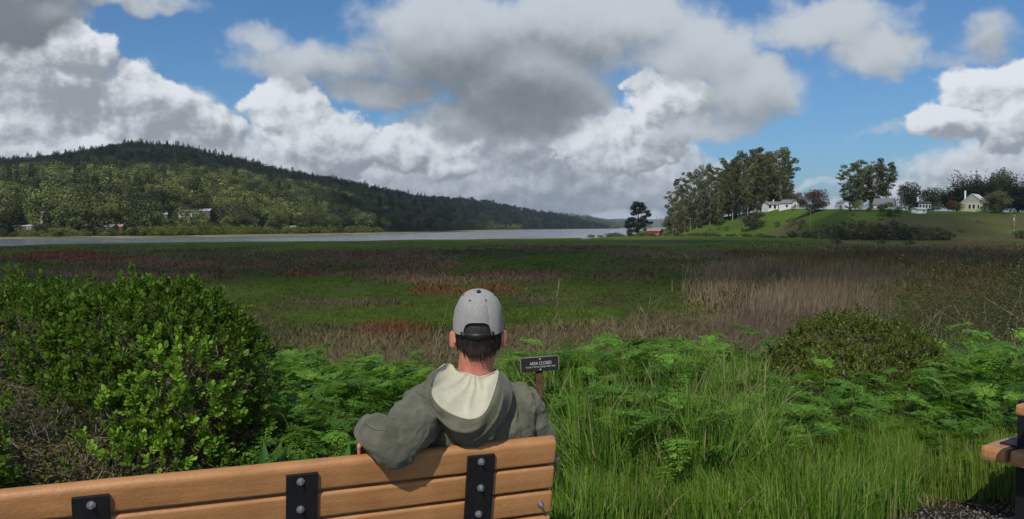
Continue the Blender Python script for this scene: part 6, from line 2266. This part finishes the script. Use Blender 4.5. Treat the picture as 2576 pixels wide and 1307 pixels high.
for i in range(nu_):
    for j in range(nv_):
        b = i * (nv_ + 1) + j
        fs.append((b, b + 1, b + nv_ + 2, b + nv_ + 1))
HR.add(vs, fs)
for _ in range(520):
    i = hr_.uniform(0.04, 0.96)
    a = -math.pi / 2 + (i - 0.5) * math.pi * 1.08
    back = math.exp(-((i - 0.5) / 0.26) ** 4)
    z0 = 0.02 + hr_.uniform(-0.06, 0.0) - 0.03 * back
    q = []
    for t in (0, 0.5, 1):
        z_ = z0 - t * hr_.uniform(0.030, 0.046)
        k = math.sqrt(max(0.05, 1 - (max(z_, -0.02) / 0.116) ** 2)) * (1 - 0.10 * max(0, -z_ - 0.03) / 0.05)
        q.append(hd + HU * math.cos(a + t * 0.05) * 0.0872 * k + HF * math.sin(a) * 0.1062 * k + Vector((0, 0, z_)) + Vector(hr_.normal(0, 0.0012, 3)))
    HR.tube(q, [0.0016, 0.0013, 0.0004], n=3, cap=False)
HR.build('hair', M_HAIR, man, smooth=True)

# cap
CAPR = 1.205 - 0.0


def capmat():
    m, g, o = new_mat('heather grey cap cloth')
    tc = g.node('ShaderNodeTexCoord').outputs['Object']
    n = g.noise(g.v('MULTIPLY', tc, (1, 1, 1.6)), 260.0, 3, 0.6)
    n2 = g.noise(tc, 30.0, 4, 0.6)
    base = g.mix(g.map(n, 0.3, 0.7), (0.22, 0.215, 0.205), (0.36, 0.35, 0.33))
    base = g.mix(g.map(n2, 0.35, 0.7, 0, 0.35), base, (0.24, 0.235, 0.225))
    b = g.node('ShaderNodeBsdfPrincipled', {'Base Color': base, 'Roughness': 0.9, 'Specular IOR Level': 0.15, 'Sheen Weight': 0.1})
    g.put(b.inputs['Normal'], g.node('ShaderNodeBump', {'Strength': 0.3, 'Distance': 0.003, 'Height': g.m('ADD', n, g.m('MULTIPLY', n2, 2.0))}).outputs[0])
    g.nt.links.new(b.outputs[0], o.inputs[0])
    return m


M_CAP = capmat()
cc = Vector((hd.x, hd.y, 0))
ZR, ZT = HC.z + 0.012, P(1203, 728, 2.97).z          # rim and top of the crown
CT = Matrix.Translation(Vector((cc.x, cc.y, ZR))) @ Matrix(((HU.x, HV.x, 0, 0), (HU.y, HV.y, 0, 0), (0, 0, 1, 0), (0, 0, 0, 1))) @ Matrix.Rotation(R(-3), 4, 'Z') @ Matrix.Rotation(R(6), 4, 'X')
na, nb = 180, 60
TJ = [(j / 60) ** 1.7 for j in range(61)]
CH_ = ZT - ZR


def cap_pt(a, t, off=0.0):
    """a: angle round the head (-90 deg = back), t: 0 rim .. 1 top"""
    w = t * math.pi / 2
    r_ = math.cos(w) ** 0.78
    z_ = math.sin(w) ** 0.78
    seam = abs(((a + math.pi / 2 + math.pi / 6) / (math.pi / 3)) % 1.0 - 0.5) * 2          # 1 at the six seams
    groove = 0.0034 * math.exp(-((1 - seam) / 0.05) ** 2) * (t < 0.97)
    dent = 0.0022 * math.sin(3 * a + 4 * t) * math.sin(math.pi * t) + 0.002 * math.sin(7 * a - 3 * t) * (1 - t)
    q = Vector((math.cos(a) * (0.0935 * r_ - groove + dent + off), math.sin(a) * (0.1085 * r_ - groove + dent + off), CH_ * z_ + off * math.sin(w)))
    return CT @ q


vs = [cap_pt(2 * math.pi * i / na, TJ[j]) for j in range(nb + 1) for i in range(na)]
fs = []
HW, HH = 0.60, 0.16
for j in range(nb):
    for i in range(na):
        a = 2 * math.pi * (i + 0.5) / na
        da = (a - 1.5 * math.pi + math.pi) % (2 * math.pi) - math.pi
        if abs(da) < HW and 0.5 * (TJ[j] + TJ[j + 1]) < HH * (1 - abs(da / HW) ** 3) ** 0.5:
            continue
        fs.append((j * na + i, j * na + (i + 1) % na, (j + 1) * na + (i + 1) % na, (j + 1) * na + i))
cp = MB().add(vs, fs)
co_ = cp.build('cap', M_CAP, man, smooth=True)
so = co_.modifiers.new('thickness', 'SOLIDIFY')
so.thickness = 0.0035
so.offset = -1
# bound edge of the opening, strap, button, eyelets, badge, peak
ed = [cap_pt(1.5 * math.pi + da, max(0.0, HH * max(0, 1 - abs(da / HW) ** 3) ** 0.5), 0.0008) for da in np.linspace(-HW, HW, 40)]
MB().tube(ed, 0.0026, n=6).build('opening_edge', M_CAP, co_, smooth=True)
st = MB()
stv = []
for da in np.linspace(-0.70, 0.70, 26):
    for z_ in (-0.085, 0.026):
        q = cap_pt(1.5 * math.pi + da, max(0.0, z_), 0.002)
        if z_ < 0:
            q = q - Vector((0, 0, 0.011))
        stv.append(q)
st.add(stv, [(2 * i, 2 * i + 2, 2 * i + 3, 2 * i + 1) for i in range(25)])
M_STRAP = mat('black strap', (0.008, 0.008, 0.009), 0.5, 0.2, 60)
so2 = st.build('strap', M_STRAP, co_, smooth=True)
so = so2.modifiers.new('thickness', 'SOLIDIFY')
so.thickness = 0.002
top = cap_pt(-math.pi / 2, 1.0)
MB().ellipsoid(cap_pt(-1.45, 0.84, 0.0015), (0.0085, 0.0085, 0.0075), seg=14, rings=8).build('button', M_STRAP, co_, smooth=True)
for a, t in ((-math.pi / 2 - 0.42, 0.56), (-math.pi / 2 + 0.50, 0.55), (-math.pi / 2 - 1.20, 0.66), (-math.pi / 2 + 1.45, 0.62), (math.pi / 2 - 0.5, 0.6), (math.pi / 2 + 0.5, 0.6)):
    c0, c1 = cap_pt(a, t, -0.001), cap_pt(a, t, 0.001)
    nn = (c1 - c0).normalized()
    Mq = Matrix.Translation(c0) @ nn.to_track_quat('Z', 'Y').to_matrix().to_4x4()
    MB().cyl((0, 0, 0), 0.0042, 0.0022, 12, Mq).build('eyelet', M_STRAP, co_)
bd = []
for i in range(9):
    for j in range(7):
        bd.append(cap_pt(math.pi * 1.03 + 0.22 * (i / 8 - 0.5), 0.46 + 0.20 * (j / 6 - 0.5), 0.0022))
bf = [(i * 7 + j, i * 7 + j + 1, (i + 1) * 7 + j + 1, (i + 1) * 7 + j) for i in range(8) for j in range(6) if (i * 3 + j * 5) % 7 not in (0, 3)]
MB().add(bd, bf).build('badge', M_STRAP, co_)
pk = []
for i in range(17):
    a = math.pi / 2 + (i / 16 - 0.5) * 1.9
    for j in range(5):
        t = j / 4
        e_ = math.cos((i / 16 - 0.5) * math.pi) ** 0.5 if 0 < i < 16 else 0
        pk.append(CT @ Vector((math.cos(a) * 0.093, math.sin(a) * 0.108 + 0.070 * t * e_, 0.004 - 0.012 * t * t - 0.010 * abs(math.cos(a)) * t)))
o = MB().add(pk, [(i * 5 + j, i * 5 + j + 1, (i + 1) * 5 + j + 1, (i + 1) * 5 + j) for i in range(16) for j in range(4)]).build('peak', M_CAP, co_, smooth=True)
so = o.modifiers.new('thickness', 'SOLIDIFY')
so.thickness = 0.004
